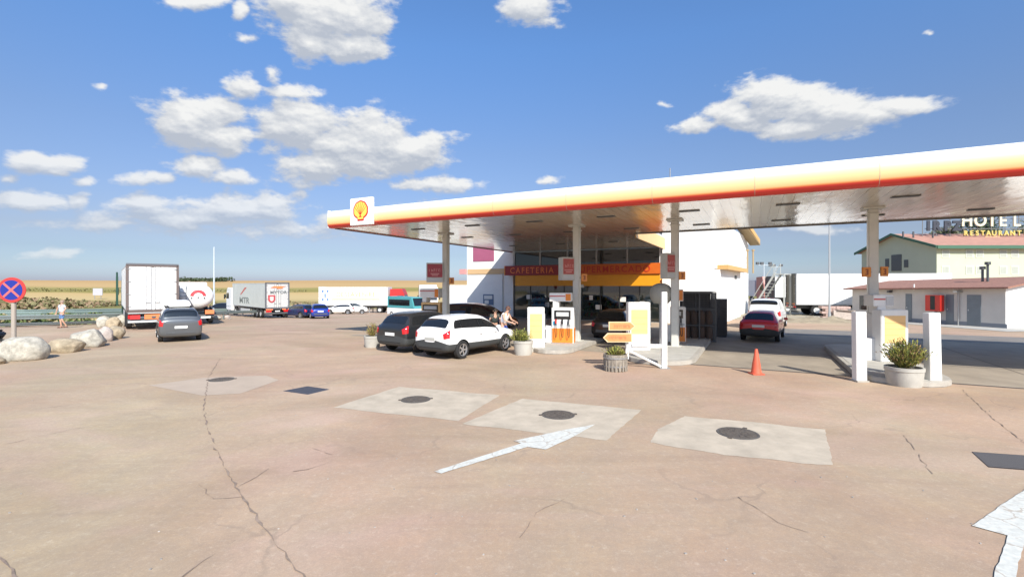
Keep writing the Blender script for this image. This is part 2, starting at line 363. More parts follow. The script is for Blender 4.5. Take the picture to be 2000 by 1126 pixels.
def field_mat():
    m = bpy.data.materials.new('dry_fields'); m.use_nodes = True; t = m.node_tree; p = t.nodes['Principled BSDF']
    geo = N(t, 'ShaderNodeNewGeometry')
    sp = N(t, 'ShaderNodeSeparateXYZ'); t.links.new(geo.outputs['Position'], sp.inputs[0])
    n = N(t, 'ShaderNodeTexNoise'); n.inputs['Scale'].default_value = .012; n.inputs['Detail'].default_value = 5
    mu = N(t, 'ShaderNodeVectorMath', operation='MULTIPLY'); mu.inputs[1].default_value = (.6, 1, 0); t.links.new(geo.outputs['Position'], mu.inputs[0]); t.links.new(mu.outputs[0], n.inputs['Vector'])
    ad = N(t, 'ShaderNodeMath', operation='MULTIPLY_ADD'); ad.inputs[1].default_value = 130; t.links.new(n.outputs[0], ad.inputs[0]); t.links.new(sp.outputs[1], ad.inputs[2])
    r = N(t, 'ShaderNodeMapRange'); r.inputs[1].default_value = 110; r.inputs[2].default_value = 720; t.links.new(ad.outputs[0], r.inputs[0])
    ramp = N(t, 'ShaderNodeValToRGB'); ramp.color_ramp.interpolation = 'EASE'; t.links.new(r.outputs[0], ramp.inputs[0])
    e = ramp.color_ramp.elements; e[0].position = 0; e[0].color = (.20, .16, .08, 1); e[1].position = 1; e[1].color = (.42, .27, .13, 1)
    for pos, c in ((.10, (.22, .20, .08)), (.17, (.50, .38, .19)), (.27, (.50, .36, .17)), (.31, (.27, .23, .08)), (.37, (.30, .26, .10)), (.42, (.48, .33, .16)), (.62, (.44, .29, .14)), (.80, (.50, .33, .17))):
        x = e.new(pos); x.color = (*c, 1)
    t.links.new(ramp.outputs[0], p.inputs['Base Color']); p.inputs['Roughness'].default_value = 1; p.inputs['Specular IOR Level'].default_value = 0
    return m
fieldm = field_mat()

# ------------------------------------------------------------------ ground, lot
def lot_edge(y):
    return -35 + .8 * (y - 32) if y < 38 else -30.2 - (y - 38) * .5
xs = sorted(set([-1400, -1000, -700, -500, -360, -260, -190, -140, -110, -90, -75] + list(range(-64, 80, 2)) + [90, 110, 140, 190, 260, 360, 500, 700, 1000, 1400]))
ys = sorted(set([-60, -30] + list(range(-14, 100, 2)) + list(range(105, 200, 10)) + list(range(200, 760, 20)) + [800, 900, 1000, 1200, 1500]))
def sheet(name, zoff, keep, m, hi=None):
    mb = MB(); idx = {}
    def vi(i, j):
        if (i, j) not in idx: idx[(i, j)] = len(mb.v); mb.v.append((xs[i], ys[j], gz(xs[i], ys[j]) + zoff - (30 if ys[j] > 1100 else 0)))
        return idx[(i, j)]
    for i in range(len(xs) - 1):
        for j in range(len(ys) - 1):
            if keep((xs[i] + xs[i + 1]) / 2, (ys[j] + ys[j + 1]) / 2):
                mb.f.append((vi(i, j), vi(i + 1, j), vi(i + 1, j + 1), vi(i, j + 1))); mb.mi.append(0)
    o = mb.build(name, m, smooth=True); tag(o, kind='structure'); return o
sheet('ground', -.02, lambda x, y: True, fieldm)
sheet('parking_lot', 0, lambda x, y: x > lot_edge(y) and x < 78 and y < 94, asphalt)

def flat(name, pts, m, z, kind='structure'):
    mb = MB(); mb.add([(p[0], p[1], gz(p[0], p[1]) + z) for p in pts], [tuple(range(len(pts)))]); o = mb.build(name, m); tag(o, kind=kind); return o
# forecourt slab under the canopy (greyer concrete), with its drainage channel
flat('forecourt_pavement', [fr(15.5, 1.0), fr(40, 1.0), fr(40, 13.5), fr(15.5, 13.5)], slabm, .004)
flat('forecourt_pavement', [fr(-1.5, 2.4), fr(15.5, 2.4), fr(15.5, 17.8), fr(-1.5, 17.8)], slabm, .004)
drain = mat('drain_channel', (.10, .09, .08), .9, var=.3)
flat('drain_channel', [fr(15.5, .90), fr(40, .90), fr(40, 1.02), fr(15.5, 1.02)], drain, .008)
jt = MB()
for a0 in (25, 29):
    p = [fr(a0, 1.1), fr(a0 + .03, 1.1), fr(a0 + .03, 13.4), fr(a0, 13.4)]; jt.add([(q[0], q[1], .009) for q in p], [(0, 1, 2, 3)])
for b0 in (4.6, 9.0):
    p = [fr(15.6, b0), fr(38, b0), fr(38, b0 + .03), fr(15.6, b0 + .03)]; jt.add([(q[0], q[1], .010) for q in p], [(0, 1, 2, 3)])
tag(jt.build('pavement_joints', drain), kind='structure')
# smooth darker asphalt lane behind the canopy
lane = mat('lane_asphalt', (.21, .19, .165), .9, var=.22, vs=1.2, bump=.2)
flat('access_road', [fr(17.2, 13.5), fr(45, 13.5), fr(45, 17.5), fr(17.2, 17.5)], lane, .006)

# concrete inspection patches
patchm = mat('patch_concrete', (.50, .42, .315), .92, var=.22, vs=2.2, bump=.15, detail=7)
def patch(pts, z=.004):
    q = [gp(*p) for p in pts]; out = []
    for (a, b) in zip(q, q[1:] + q[:1]):
        for k in range(16):
            t = k / 16; w_ = mnoise.noise((a[0] + t * 3, a[1], 4)) * .05; out.append((lerp(a[0], b[0], t) + w_ + random.uniform(-.012, .012), lerp(a[1], b[1], t) + w_ + random.uniform(-.012, .012)))
    flat('concrete_patch', out, patchm, z)
patch([(653, 795), (778, 755), (978, 771), (895, 822)])
patch([(903, 827), (1020, 778), (1253, 800), (1184, 860)])
patch([(1285, 838), (1338, 812), (1612, 838), (1628, 909), (1400, 886), (1270, 864)])
patchm2 = mat('patch_concrete_worn', (.445, .350, .262), .92, var=.1, vs=1.5, bump=.15)
q = [(290, 752), (400, 737), (520, 733), (545, 742), (470, 768), (395, 772)]
flat('concrete_patch', [gp(*p) for p in q], patchm2, .004)

# painted arrows
paintm = mat('worn_road_paint', (.62, .61, .54), .8, var=.2, vs=14, bump=.1, detail=12, stretch=(1, 1, 1))
def worn_paint():
    m = paintm; t = m.node_tree; p = t.nodes['Principled BSDF']; src = p.inputs['Base Color'].links[0].from_socket; geo = N(t, 'ShaderNodeNewGeometry')
    nz = N(t, 'ShaderNodeTexNoise'); nz.inputs['Scale'].default_value = 2.5; nz.inputs['Detail'].default_value = 8; t.links.new(geo.outputs['Position'], nz.inputs['Vector'])
    wa = N(t, 'ShaderNodeVectorMath', operation='MULTIPLY_ADD'); wa.inputs[1].default_value = (.5, .5, 0); t.links.new(nz.outputs['Color'], wa.inputs[0]); t.links.new(geo.outputs['Position'], wa.inputs[2])
    vo = N(t, 'ShaderNodeTexVoronoi', feature='DISTANCE_TO_EDGE'); vo.inputs['Scale'].default_value = 1.9; t.links.new(wa.outputs[0], vo.inputs['Vector'])
    mrr = N(t, 'ShaderNodeMapRange'); mrr.inputs[1].default_value = .006; mrr.inputs[2].default_value = .022; mrr.inputs[3].default_value = .75; mrr.inputs[4].default_value = 0; t.links.new(vo.outputs['Distance'], mrr.inputs[0])
    n2 = N(t, 'ShaderNodeTexNoise'); n2.inputs['Scale'].default_value = 6; n2.inputs['Detail'].default_value = 10; n2.inputs['Roughness'].default_value = .75; t.links.new(geo.outputs['Position'], n2.inputs['Vector'])
    m2 = N(t, 'ShaderNodeMapRange'); m2.inputs[1].default_value = .56; m2.inputs[2].default_value = .68; m2.inputs[4].default_value = .7; t.links.new(n2.outputs[0], m2.inputs[0])
    mxm = N(t, 'ShaderNodeMath', operation='MAXIMUM'); t.links.new(mrr.outputs[0], mxm.inputs[0]); t.links.new(m2.outputs[0], mxm.inputs[1])
    mc_ = N(t, 'ShaderNodeMix', data_type='RGBA'); t.links.new(mxm.outputs[0], mc_.inputs[0]); t.links.new(src, mc_.inputs[6]); mc_.inputs[7].default_value = (.38, .31, .24, 1); t.links.new(mc_.outputs[2], p.inputs['Base Color'])
worn_paint()
def rough_edge(q, amp=.008, step=.12):
    out = []
    for a, b in zip(q, q[1:] + q[:1]):
        n = max(1, int(hypot(b[0] - a[0], b[1] - a[1]) / step))
        for k in range(n): t_ = k / n; out.append((lerp(a[0], b[0], t_) + (random.uniform(-amp, amp) if k else 0), lerp(a[1], b[1], t_) + (random.uniform(-amp, amp) if k else 0)))
    return out
def arrow(pts, z):
    q = rough_edge([gp(*p) for p in pts]); flat('painted_arrow', q, paintm, z)
arrow([(848, 921), (1018, 866), (1003, 861), (1110, 838), (1162, 829), (1120, 853), (1066, 878), (1030, 873), (862, 925)], .010)
bl = Vector(gp(1898, 1027)); s0 = Vector(gp(1968, 1046)); s1 = Vector(gp(1942, 1126)); e1 = Vector(gp(2000, 965)); s2 = Vector(gp(2003, 1050))
sd = (s0 - s1).normalized(); side = s2 - s0; side = side - sd * side.dot(sd); cen = s0 + side / 2
dd = (e1 - bl).normalized()                       # intersect barb edge with centre line
den = dd.x * sd.y - dd.y * sd.x; t_ = ((cen.x - bl.x) * sd.y - (cen.y - bl.y) * sd.x) / den; tip = cen + sd * 2.1
rb = cen + (cen - bl) - sd * 2 * (cen - bl).dot(sd); tail_ = s1 - sd * .9
flat('painted_arrow', rough_edge([tuple(p) for p in (bl, s0, tail_, tail_ + side, s0 + side, rb, tip)]), paintm, .010)

# cracks in the asphalt
crm = mat('crack_dirt', (.29, .215, .16), .95, var=.5, vs=6)
def crack(mb, pts, w0, w1):
    q = [Vector(gp(*p)) for p in pts]; out = []
    for a, b in zip(q[:-1], q[1:]):
        n = max(2, int((b - a).length / .12))
        for k in range(n): out.append(a.lerp(b, k / n) + Vector((random.uniform(-.022, .022), random.uniform(-.022, .022))))
    out.append(q[-1]); n = len(out); L = []; R = []
    for i, p in enumerate(out):
        d = (out[min(i + 1, n - 1)] - out[max(i - 1, 0)]).normalized(); s_ = Vector((-d.y, d.x)); w = lerp(w0, w1, i / (n - 1)) * random.choice((.0, .25, .5, .8, 1.1))
        L.append(p + s_ * w); R.append(p - s_ * w)
    vs = [(p.x, p.y, gz(p.x, p.y) + .007) for p in L + R]; mb.add(vs, [(i, i + 1, n + i + 1, n + i) for i in range(n - 1)])
ck = MB()
crack(ck, [(430, 700), (408, 735), (398, 790), (403, 830), (425, 885), (455, 938), (487, 990), (515, 1030), (555, 1080), (600, 1135)], .012, .017)
crack(ck, [(460, 955), (525, 915)], .006, .006); crack(ck, [(340, 1140), (400, 1095), (460, 1055)], .010, .006); crack(ck, [(0, 1088), (55, 1140)], .012, .012)
crack(ck, [(575, 920), (620, 912), (660, 893), (610, 875)], .010, .005); crack(ck, [(392, 945), (415, 975), (475, 970)], .006, .005)
crack(ck, [(1768, 850), (1795, 890), (1822, 925)], .006, .006); crack(ck, [(1880, 760), (1925, 805), (1990, 855), (2040, 900)], .008, .010)
crack(ck, [(1100, 975), (1050, 1000), (1015, 1050)], .008, .004); crack(ck, [(1440, 970), (1520, 1020), (1580, 1040)], .008, .004)
crack(ck, [(60, 800), (140, 790)], .014, .006); crack(ck, [(0, 870), (140, 838), (330, 812)], .006, .004)
tag(ck.build('pavement_cracks', crm), kind='structure')
# small stones and litter flecks scattered on the asphalt
fl = MB()
for _ in range(70):
    px = random.uniform(0, 2000); py = random.uniform(760, 1120); x, y = gp(px, py); s_ = random.uniform(.005, .014)
    fl.box((x, y, s_ * .3), (s_ * 2, s_ * 1.4, s_ * .7), rz=random.uniform(0, 3))
tag(fl.build('gravel_flecks', mat('fleck_stone', (.42, .38, .33), .9, var=.7, vs=2)), kind='stuff')

# ------------------------------------------------------------------ manholes and grates
iron = mat('cast_iron', (.15, .125, .10), .7, .3, var=.4, vs=20, bump=.6, bs=60)
def manhole(px, py, r, label):
    x, y = gp(px, py); t = thing('manhole_cover', label, 'manhole cover', (x, y, gz(x, y) + .004), random.uniform(0, 1), 'round manhole covers in the concrete patches')
    mb = MB(); mb.lathe([(.001, .012), (r * .93, .012), (r * .93, .0)], n=40, closed=False); mb.build('lid', iron, t)
    m2 = MB(); m2.lathe([(r * .95, .0), (r * .95, .010), (r * 1.06, .010), (r * 1.08, .0)], n=40, closed=False); m2.build('frame', drain, t)
    m3 = MB()
    for k in range(12): a = k * pi / 6; m3.box((cos(a) * r * .62, sin(a) * r * .62, .014), (r * .28, .035, .008), rz=a)
    for k in range(6): a = k * pi / 3; m3.box((cos(a) * r * .28, sin(a) * r * .28, .014), (r * .2, .03, .008), rz=a)
    m3.box((r * 1.02, 0, .012), (.14, .07, .012)); m3.box((-r * 1.02, 0, .012), (.14, .07, .012)); m3.build('tread_pattern', mat('cast_iron_dark', (.10, .082, .066), .8), t)
manhole(812, 780, .32, 'round iron manhole cover in the left of the three big pale patches')
manhole(1090, 810, .32, 'round iron manhole cover in the middle pale patch beside the arrow tip')
manhole(1441, 846, .335, 'nearest and largest round iron manhole cover in the right pale patch')
manhole(433, 741, .30, 'farthest small manhole cover in the faint patch beside the long crack')
def grate(pts, label, m):
    q = [Vector((*gp(*p), .006)) for p in pts]; c = sum(q, Vector()) / 4; t = thing('drain_grate', label, 'drain grate', (c.x, c.y, .0))
    q = [p - Vector((c.x, c.y, 0)) for p in q]; mb = MB(); mb.add([(p.x, p.y, .007) for p in q] + [(p.x, p.y, .0) for p in q], [(0, 1, 2, 3), (0, 1, 5, 4), (1, 2, 6, 5), (2, 3, 7, 6), (3, 0, 4, 7)]); mb.build('pit', m, t)
    bars = MB()
    for k in range(1, 16):
        a = q[0].lerp(q[3], k / 16); b = q[1].lerp(q[2], k / 16); bars.cyl((a.x, a.y, .009), (b.x, b.y, .009), .004, n=5)
    bars.build('bars', mat('grate_bar_metal', (.07, .07, .08), .6), t)
grate([(553, 763), (600, 754), (643, 760), (601, 770)], 'blue grey rectangular drain grate left of the pale patches', mat('grate_blue', (.06, .07, .10), .5, .3))
grate([(1898, 882), (2060, 893), (2100, 925), (1931, 912)], 'dark rectangular drain cover at the right edge of the photo', mat('grate_dark', (.05, .042, .042), .5, .3, var=.2))

# ------------------------------------------------------------------ canopy
def fascia_mat():
    m = bpy.data.materials.new('fascia_gradient'); m.use_nodes = True; t = m.node_tree; p = t.nodes['Principled BSDF']
    tcx = N(t, 'ShaderNodeTexCoord'); sp = N(t, 'ShaderNodeSeparateXYZ'); t.links.new(tcx.outputs['Object'], sp.inputs[0])
    r = N(t, 'ShaderNodeMapRange'); r.inputs[1].default_value = 5.38; r.inputs[2].default_value = 6.28; t.links.new(sp.outputs[2], r.inputs[0])
    ramp = N(t, 'ShaderNodeValToRGB'); t.links.new(r.outputs[0], ramp.inputs[0]); e = ramp.color_ramp.elements
    e[0].position = 0; e[0].color = (.62, .045, .03, 1); e[1].position = 1; e[1].color = (.86, .86, .84, 1)
    for pos, c in ((.14, (.62, .04, .03)), (.18, (.72, .25, .08)), (.22, (.80, .50, .22)), (.42, (.81, .59, .29)), (.56, (.83, .68, .40)), (.70, (.85, .82, .70))):
        x = e.new(pos); x.color = (*c, 1)
    t.links.new(ramp.outputs[0], p.inputs['Base Color']); p.inputs['Roughness'].default_value = .35
    return m
def soffit_mat():
    m = bpy.data.materials.new('glossy_soffit_panels'); m.use_nodes = True; t = m.node_tree; p = t.nodes['Principled BSDF']
    tcx = N(t, 'ShaderNodeTexCoord'); sp = N(t, 'ShaderNodeSeparateXYZ'); t.links.new(tcx.outputs['Object'], sp.inputs[0])
    # 0.3 m planks running along the canopy depth: a slim joint and a slight change of tone and tilt each
    mu = N(t, 'ShaderNodeMath', operation='MULTIPLY'); mu.inputs[1].default_value = 1 / .30; t.links.new(sp.outputs[0], mu.inputs[0])
    fl_ = N(t, 'ShaderNodeMath', operation='FLOOR'); t.links.new(mu.outputs[0], fl_.inputs[0])
    fc = N(t, 'ShaderNodeMath', operation='FRACT'); t.links.new(mu.outputs[0], fc.inputs[0])
    wn_ = N(t, 'ShaderNodeTexWhiteNoise', noise_dimensions='1D'); t.links.new(fl_.outputs[0], wn_.inputs['W'])
    cm = N(t, 'ShaderNodeMix', data_type='RGBA'); t.links.new(wn_.outputs['Value'], cm.inputs[0]); cm.inputs[6].default_value = (.54, .50, .43, 1); cm.inputs[7].default_value = (.61, .57, .50, 1)
    lt = N(t, 'ShaderNodeMath', operation='LESS_THAN'); lt.inputs[1].default_value = .05; t.links.new(fc.outputs[0], lt.inputs[0])
    c2 = N(t, 'ShaderNodeMix', data_type='RGBA'); t.links.new(lt.outputs[0], c2.inputs[0]); t.links.new(cm.outputs[2], c2.inputs[6]); c2.inputs[7].default_value = (.25, .23, .19, 1)
    t.links.new(c2.outputs[2], p.inputs['Base Color'])
    p.inputs['Roughness'].default_value = .13; p.inputs['Metallic'].default_value = .15; p.inputs['Specular IOR Level'].default_value = .75
    n = N(t, 'ShaderNodeTexNoise'); n.inputs['Scale'].default_value = .9; n.inputs['Detail'].default_value = 3
    n2 = N(t, 'ShaderNodeVectorMath', operation='MULTIPLY'); n2.inputs[1].default_value = (2.2, .7, 1); t.links.new(tcx.outputs['Object'], n2.inputs[0]); t.links.new(n2.outputs[0], n.inputs['Vector'])
    ad = N(t, 'ShaderNodeMath', operation='MULTIPLY_ADD'); ad.inputs[1].default_value = .12; t.links.new(wn_.outputs['Value'], ad.inputs[0]); t.links.new(n.outputs[0], ad.inputs[2])
    b = N(t, 'ShaderNodeBump'); b.inputs['Strength'].default_value = .5; b.inputs['Distance'].default_value = .035
    t.links.new(ad.outputs[0], b.inputs['Height']); t.links.new(b.outputs[0], p.inputs['Normal'])
    return m
fasm, sofm = fascia_mat(), soffit_mat()
ZS = 5.4; AL = 36.0; BW = 8.9; DA = 12.2; DB = 18.5
can = thing('petrol_station_canopy', 'long flat canopy with white yellow and red curved fascia over the pumps', 'canopy', tuple(O), UA)
prof = [(.10, 5.385), (-.02, 5.39), (-.11, 5.43), (-.17, 5.52), (-.20, 5.66), (-.20, 5.84), (-.17, 6.00), (-.10, 6.13), (.02, 6.21), (.25, 6.25), (.25, 6.15), (.10, 6.12)]
mb = MB(); n = len(prof)
vs = [(-.18, y, z) for y, z in prof] + [(AL, y, z) for y, z in prof]
mb.add(vs, [(i, (i + 1) % n, n + (i + 1) % n, n + i) for i in range(n)] + [tuple(range(n))]); mb.build('front_fascia', fasm, can, smooth=True)
mb = MB()
for k in range(1, 12):
    xk = k * 3.0 - .18; mb = MB(); mb.add([(xk + dxk, y - .004 if y < .2 else y, z) for dxk in (-.006, .006) for y, z in prof[:10]], [(i, i + 1, 11 + i, 10 + i) for i in range(9)])
    mb.build('fascia_seam', mat('seam_grey', (.42, .36, .26), .6), can)
mb = MB()
mb.b2(-.24, -.19, -.12, .3, 5.40, 6.22); mb.build('fascia_end_cap', white, can)
mb = MB(); mb.add([(x, y, z) for y in (.26, DB) for x, z in [(p[0], p[1]) for p in prof]], [(i, (i + 1) % n, n + (i + 1) % n, n + i) for i in range(n)] + [tuple(range(n, 2 * n))]); mb.build('side_fascia', fasm, can, smooth=True)
sq = MB(); sq.add([(.1, .1, ZS), (AL, .1, ZS), (AL, BW, ZS), (.1, BW, ZS), (DA, BW, ZS), (DA, DB, ZS), (.1, DB, ZS)], [(0, 1, 2, 4, 3), (3, 4, 5, 6)])
sq.build('soffit', sofm, can)
rf = MB(); rf.b2(.1, AL, .12, BW, ZS + .01, 6.1); rf.b2(.1, DA, BW, DB, ZS + .011, 6.1); rf.build('roof_deck', lgrey, can)
ed = MB(); ed.b2(DA, AL, BW + .003, BW + .06, ZS - .05, 6.0); ed.b2(.0, .096, .1, DB, ZS - .045, ZS - .012); ed.build('rear_trim', mat('dark_trim', (.16, .14, .12), .5), can)
# yellow fascia of the deep bay, seen end on behind the third column
wd = MB(); wd.prism([(BW + .3, 5.20), (DB - .2, 5.20), (DB - .2, 5.95), (BW + .3, 5.95)], 'X', DA - .02, DA + .05); wd.build('inner_fascia', pale_yellow, can)
for i in range(9):                      # recessed luminaires
    for b_ in (2.2, 6.6):
        l = MB(); l.b2(3.3 + i * 3.1 - .35, 3.3 + i * 3.1 + .35, b_ - .11, b_ + .11, ZS - .03, ZS - .002); l.build('luminaire', dgrey, can)
for i in range(3):
    l = MB(); l.b2(3 + i * 3.5 - .3, 3 + i * 3.5 + .3, 13 - .1, 13 + .1, ZS - .03, ZS - .002); l.build('luminaire', dgrey, can)
# shell badge
bd = MB(); bd.b2(1.46, 2.78, -.36, -.20, 5.38, 6.60); bd.build('badge_box', white, can, bevel=.02)
def shell_poly(r, cx, cz):
    pts = []
    lobes = 7
    for i in range(lobes * 6 + 1):
        t = i / (lobes * 6); a = radians(-38 + t * 256); k = .965 + .035 * abs(sin(t * lobes * pi))
        pts.append((cx + r * k * cos(a), cz + r * k * sin(a) * 1.0))
    pts += [(cx - r * .42, cz - r * .80), (cx - r * .42, cz - r * 1.02), (cx + r * .42, cz - r * 1.02), (cx + r * .42, cz - r * .80)]
    return pts
lx, lz = 2.12, 6.03
s1_ = MB(); s1_.prism(shell_poly(.45, lx, lz), 'Y', -.375, -.361); s1_.build('badge_outline', red, can)
s2_ = MB(); s2_.prism(shell_poly(.385, lx, lz + .005), 'Y', -.388, -.376); s2_.build('badge_shell', yellow, can)
s3_ = MB()
for k in range(-3, 4):
    a = radians(90 + k * 22); p0 = Vector((lx + .08 * k / 3, lz - .30)); p1 = Vector((lx + .36 * cos(a), lz + .36 * sin(a))); d = (p1 - p0).normalized(); s_ = Vector((-d.y, d.x)) * .009
    s3_.prism([tuple(p0 - s_), tuple(p0 + s_), tuple(p1 + s_), tuple(p1 - s_)], 'Y', -.394, -.389)
s3_.build('badge_ribs', red, can)
an = MB(); an.cyl((14.75, 4.0, 6.1), (14.75, 4.0, 7.45), .025, n=6); an.cyl((14.75, 4.0, 6.9), (14.95, 4.0, 6.9), .02, n=6); an.build('aerial', grey_met, can)

# columns ------------------------------------------------------------
colm = mat('column_grey_paint', (.60, .59, .53), .45, var=.08)
colA = [3.36, 10.6, 14.88, 21.5, 29.0]
names = ['grey steel column at the left end of the canopy', 'grey steel column beside the left white pump', 'grey steel column in front of the gas cage and building corner', 'grey steel column at the right beside the low building view', 'grey steel column past the right edge']
column0 = None
for i, a in enumerate(colA):
    if column0 is None:
        column0 = thing('canopy_column', names[0], 'column', fr(a, 4.45), UA, 'columns holding up the canopy')
        mb = MB(); mb.box((0, 0, ZS / 2), (.30, .30, ZS - .1)); mb.build('shaft', colm, column0, bevel=.03)
        mb = MB(); mb.box((0, 0, ZS - .03), (.62, .62, .05)); mb.box((0, 0, ZS - .22), (.38, .38, .03)); mb.build('head_plate', colm, column0)
        mb = MB(); mb.box((0, 0, .09), (.5, .5, .18)); mb.build('base_plate', colm, column0)
        c = column0
    else:
        c = copy_tree(column0); c.location = fr(a, 4.45)
    c['label'] = names[i]

# illuminated sign boxes hung on the columns
boxm = mat('sign_box_grey', (.50, .50, .46), .5, var=.1); redface = mat('sign_face_red', (.32, .02, .035), .35, var=.15, vs=6); redfaded = mat('sign_face_faded', (.42, .09, .08), .45, var=.2, vs=6)
txt_pink = mat('sign_text_pink', (.62, .30, .28), .5)
def signbox(col_i, px0, px1, py0, py1, face, label, rot):
    d = Vector(fr(colA[col_i], 4.45)).y - .25; w = (px1 - px0) / F * d; h = (py1 - py0) / F * d
    t = thing('sign_box', label, 'sign', (dx((px0 + px1) / 2, d), d, zz(py1, d)), rot, 'sign boxes on the canopy columns')
    mb = MB(); mb.b2(-w / 2, w / 2, -.02, .34, 0, h); mb.build('casing', boxm, t, bevel=.015)
    mb = MB(); mb.b2(-w / 2 + .05, w / 2 - .05, -.035, -.021, h * .26, h * .93); mb.build('red_panel', face, t)
    mb = MB(); mb.b2(-w / 2 + .07, w / 2 - .07, -.034, -.022, h * .07, h * .2); mb.build('lower_strip', lgrey, t)
    glyphs(-.30, .30, h * .55, .15, -.037, txt_pink, t, 5)
    mb = MB(); mb.b2(-.22, .22, -.0365, -.0355, h * .42, h * .46); mb.b2(-.16, .16, -.0365, -.0355, h * .34, h * .38); mb.build('lettering_lines', txt_pink, t)
    mb = MB(); mb.b2(w / 2 - .02, w / 2 + .22, .1, .16, h * .2, h * .26); mb.b2(w / 2 - .02, w / 2 + .22, .1, .16, h * .75, h * .81); mb.build('bracket', grey_met, t)
signbox(0, 833, 866, 513, 551, redface, 'dark red sign box on the leftmost canopy column', radians(6))
signbox(1, 1096, 1124, 502, 547, redfaded, 'faded red sign box on the column above the left white pump', radians(24))
signbox(2, 1298, 1322, 494, 544, redfaded, 'faded red sign box on the column before the white building corner', radians(28))
numm = mat('number_flag_orange', (.62, .22, .03), .4); numd = mat('number_dark', (.2, .04, .01), .5)
def numflag(ci, side, px, py, w, label):
    d = Vector(fr(colA[ci], 4.45)).y - .1
    t = thing('pump_number_flag', label, 'sign', (dx(px, d), d, zz(py, d)), 0, 'orange pump number flags on the columns')
    mb = MB(); mb.box((0, 0, 0), (w, .06, .34)); mb.build('plate', numm, t, bevel=.008); mb = MB(); mb.prism([(-.05, -.1), (.05, -.1), (.05, .1), (-.05, .1), (-.05, .06), (.01, .06), (.01, .02), (-.03, .02), (-.03, -.02), (.01, -.02), (.01, -.06), (-.05, -.06)], 'Y', -.034, -.031); mb.build('numeral', numd, t)
    mb = MB(); mb.cyl((-side * (w / 2 - .02), 0, 0), (-side * (w / 2 + .1), 0, 0), .02, n=6); mb.build('arm', grey_met, t)
numflag(0, 1, 882, 548, .26, 'small orange flag right of the leftmost canopy column')
numflag(1, 1, 1141, 542, .26, 'small orange flag right of the column above the left white pump')
numflag(2, 1, 1332, 538, .27, 'small orange flag right of the column before the white building corner')
numflag(3, -1, 1692, 531, .30, 'orange flag left of the rightmost canopy column')
numflag(3, 1, 1727, 530, .26, 'orange flag right of the rightmost canopy column')

# ------------------------------------------------------------------ station building
bld = thing('service_station_shop', 'white two storey shop with glass front under red CAFETERIA SUPERMERCADO sign', 'building', tuple(O), UA)
FB = 18.6
w_ = MB(); w_.b2(-4.4, .1, FB, 30, 0, 7.6); w_.build('left_wing_wall', white_wall, bld)
w_ = MB(); w_.b2(12.0, 15.3, FB, 24, 0, 7.6); w_.build('right_wing_wall', white_wall, bld)
w_ = MB(); w_.b2(12.0, 15.34, FB - .04, FB - .002, 7.25, 7.5); w_.build('parapet_trim', offwhite, bld)
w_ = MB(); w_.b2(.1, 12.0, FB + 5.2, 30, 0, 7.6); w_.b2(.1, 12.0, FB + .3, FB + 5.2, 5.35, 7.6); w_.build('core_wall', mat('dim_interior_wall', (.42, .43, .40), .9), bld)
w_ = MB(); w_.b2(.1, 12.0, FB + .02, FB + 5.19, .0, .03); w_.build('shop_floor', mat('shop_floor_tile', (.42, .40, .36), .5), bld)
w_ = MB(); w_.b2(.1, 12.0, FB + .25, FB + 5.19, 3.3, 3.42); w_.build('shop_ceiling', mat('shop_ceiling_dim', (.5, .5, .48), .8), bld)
# glazing: lower shop panes, clerestory panes, mullions
nm = 8; pw = (12.0 - .35) / nm
for k in range(nm):
    x0 = .2 + k * pw; g_ = MB(); g_.b2(x0 + .04, x0 + pw - .04, FB + .06, FB + .075, .12, 2.62); f_ = g_.build('shop_window', shopglass, bld)
    if k == 4: f_['label'] = 'glass entrance door pane'
for k in range(5):
    x0 = .2 + k * 2.33; g_ = MB(); g_.b2(x0 + .05, x0 + 2.28, FB + .06, FB + .08, 4.28, 5.34); g_.build('clerestory_window', glass_d, bld)
mu_ = MB()
for k in range(nm + 1): mu_.b2(.2 + k * pw - .035, .2 + k * pw + .035, FB + .02, FB + .12, 0, 2.64)
mu_.b2(.2, 11.9, FB + .021, FB + .119, .0, .11); mu_.build('shopfront_mullions', mat('dark_bronze_frame', (.05, .055, .055), .4, .3), bld)
for k in range(6): mu_ = MB(); mu_.b2(.2 + k * 2.33 - .05, .2 + k * 2.33 + .05, FB - .03, FB + .055, 4.25, 5.36); mu_.build('clerestory_post', lgrey, bld)
w_ = MB(); w_.b2(.6, 11.95, FB - .62, FB + .24, 2.62, 3.46); w_.build('yellow_band', amber, bld, bevel=.02)
w_ = MB(); w_.b2(-.25, 4.9, FB - .74, FB + .02, 3.47, 4.24); w_.build('cafeteria_sign_board', dred, bld, bevel=.015)
w_ = MB(); w_.b2(4.91, 12.0, FB - .74, FB + .02, 3.47, 4.24); w_.build('supermercado_sign_board', mat('orange_red_board', (.58, .12, .01), .4, var=.08), bld, bevel=.015)
w_ = MB(); w_.b2(-.33, -.26, FB - .74, FB - .3, 3.47, 4.24); w_.build('sign_end_cap', orange, bld)
text('cafeteria_lettering', 'CAFETERIA', .66, mat('letter_orange_red', (.78, .20, .05), .4), bld, (2.1, FB - .75, 3.63), ext=.02, sx=.92, space=1.32, bold=.008)
text('supermercado_lettering', 'SUPERMERCADO', .66, mat('letter_dark_red', (.48, .035, .01), .45), bld, (8.55, FB - .75, 3.63), ext=.02, sx=.98, space=1.18, bold=.008)
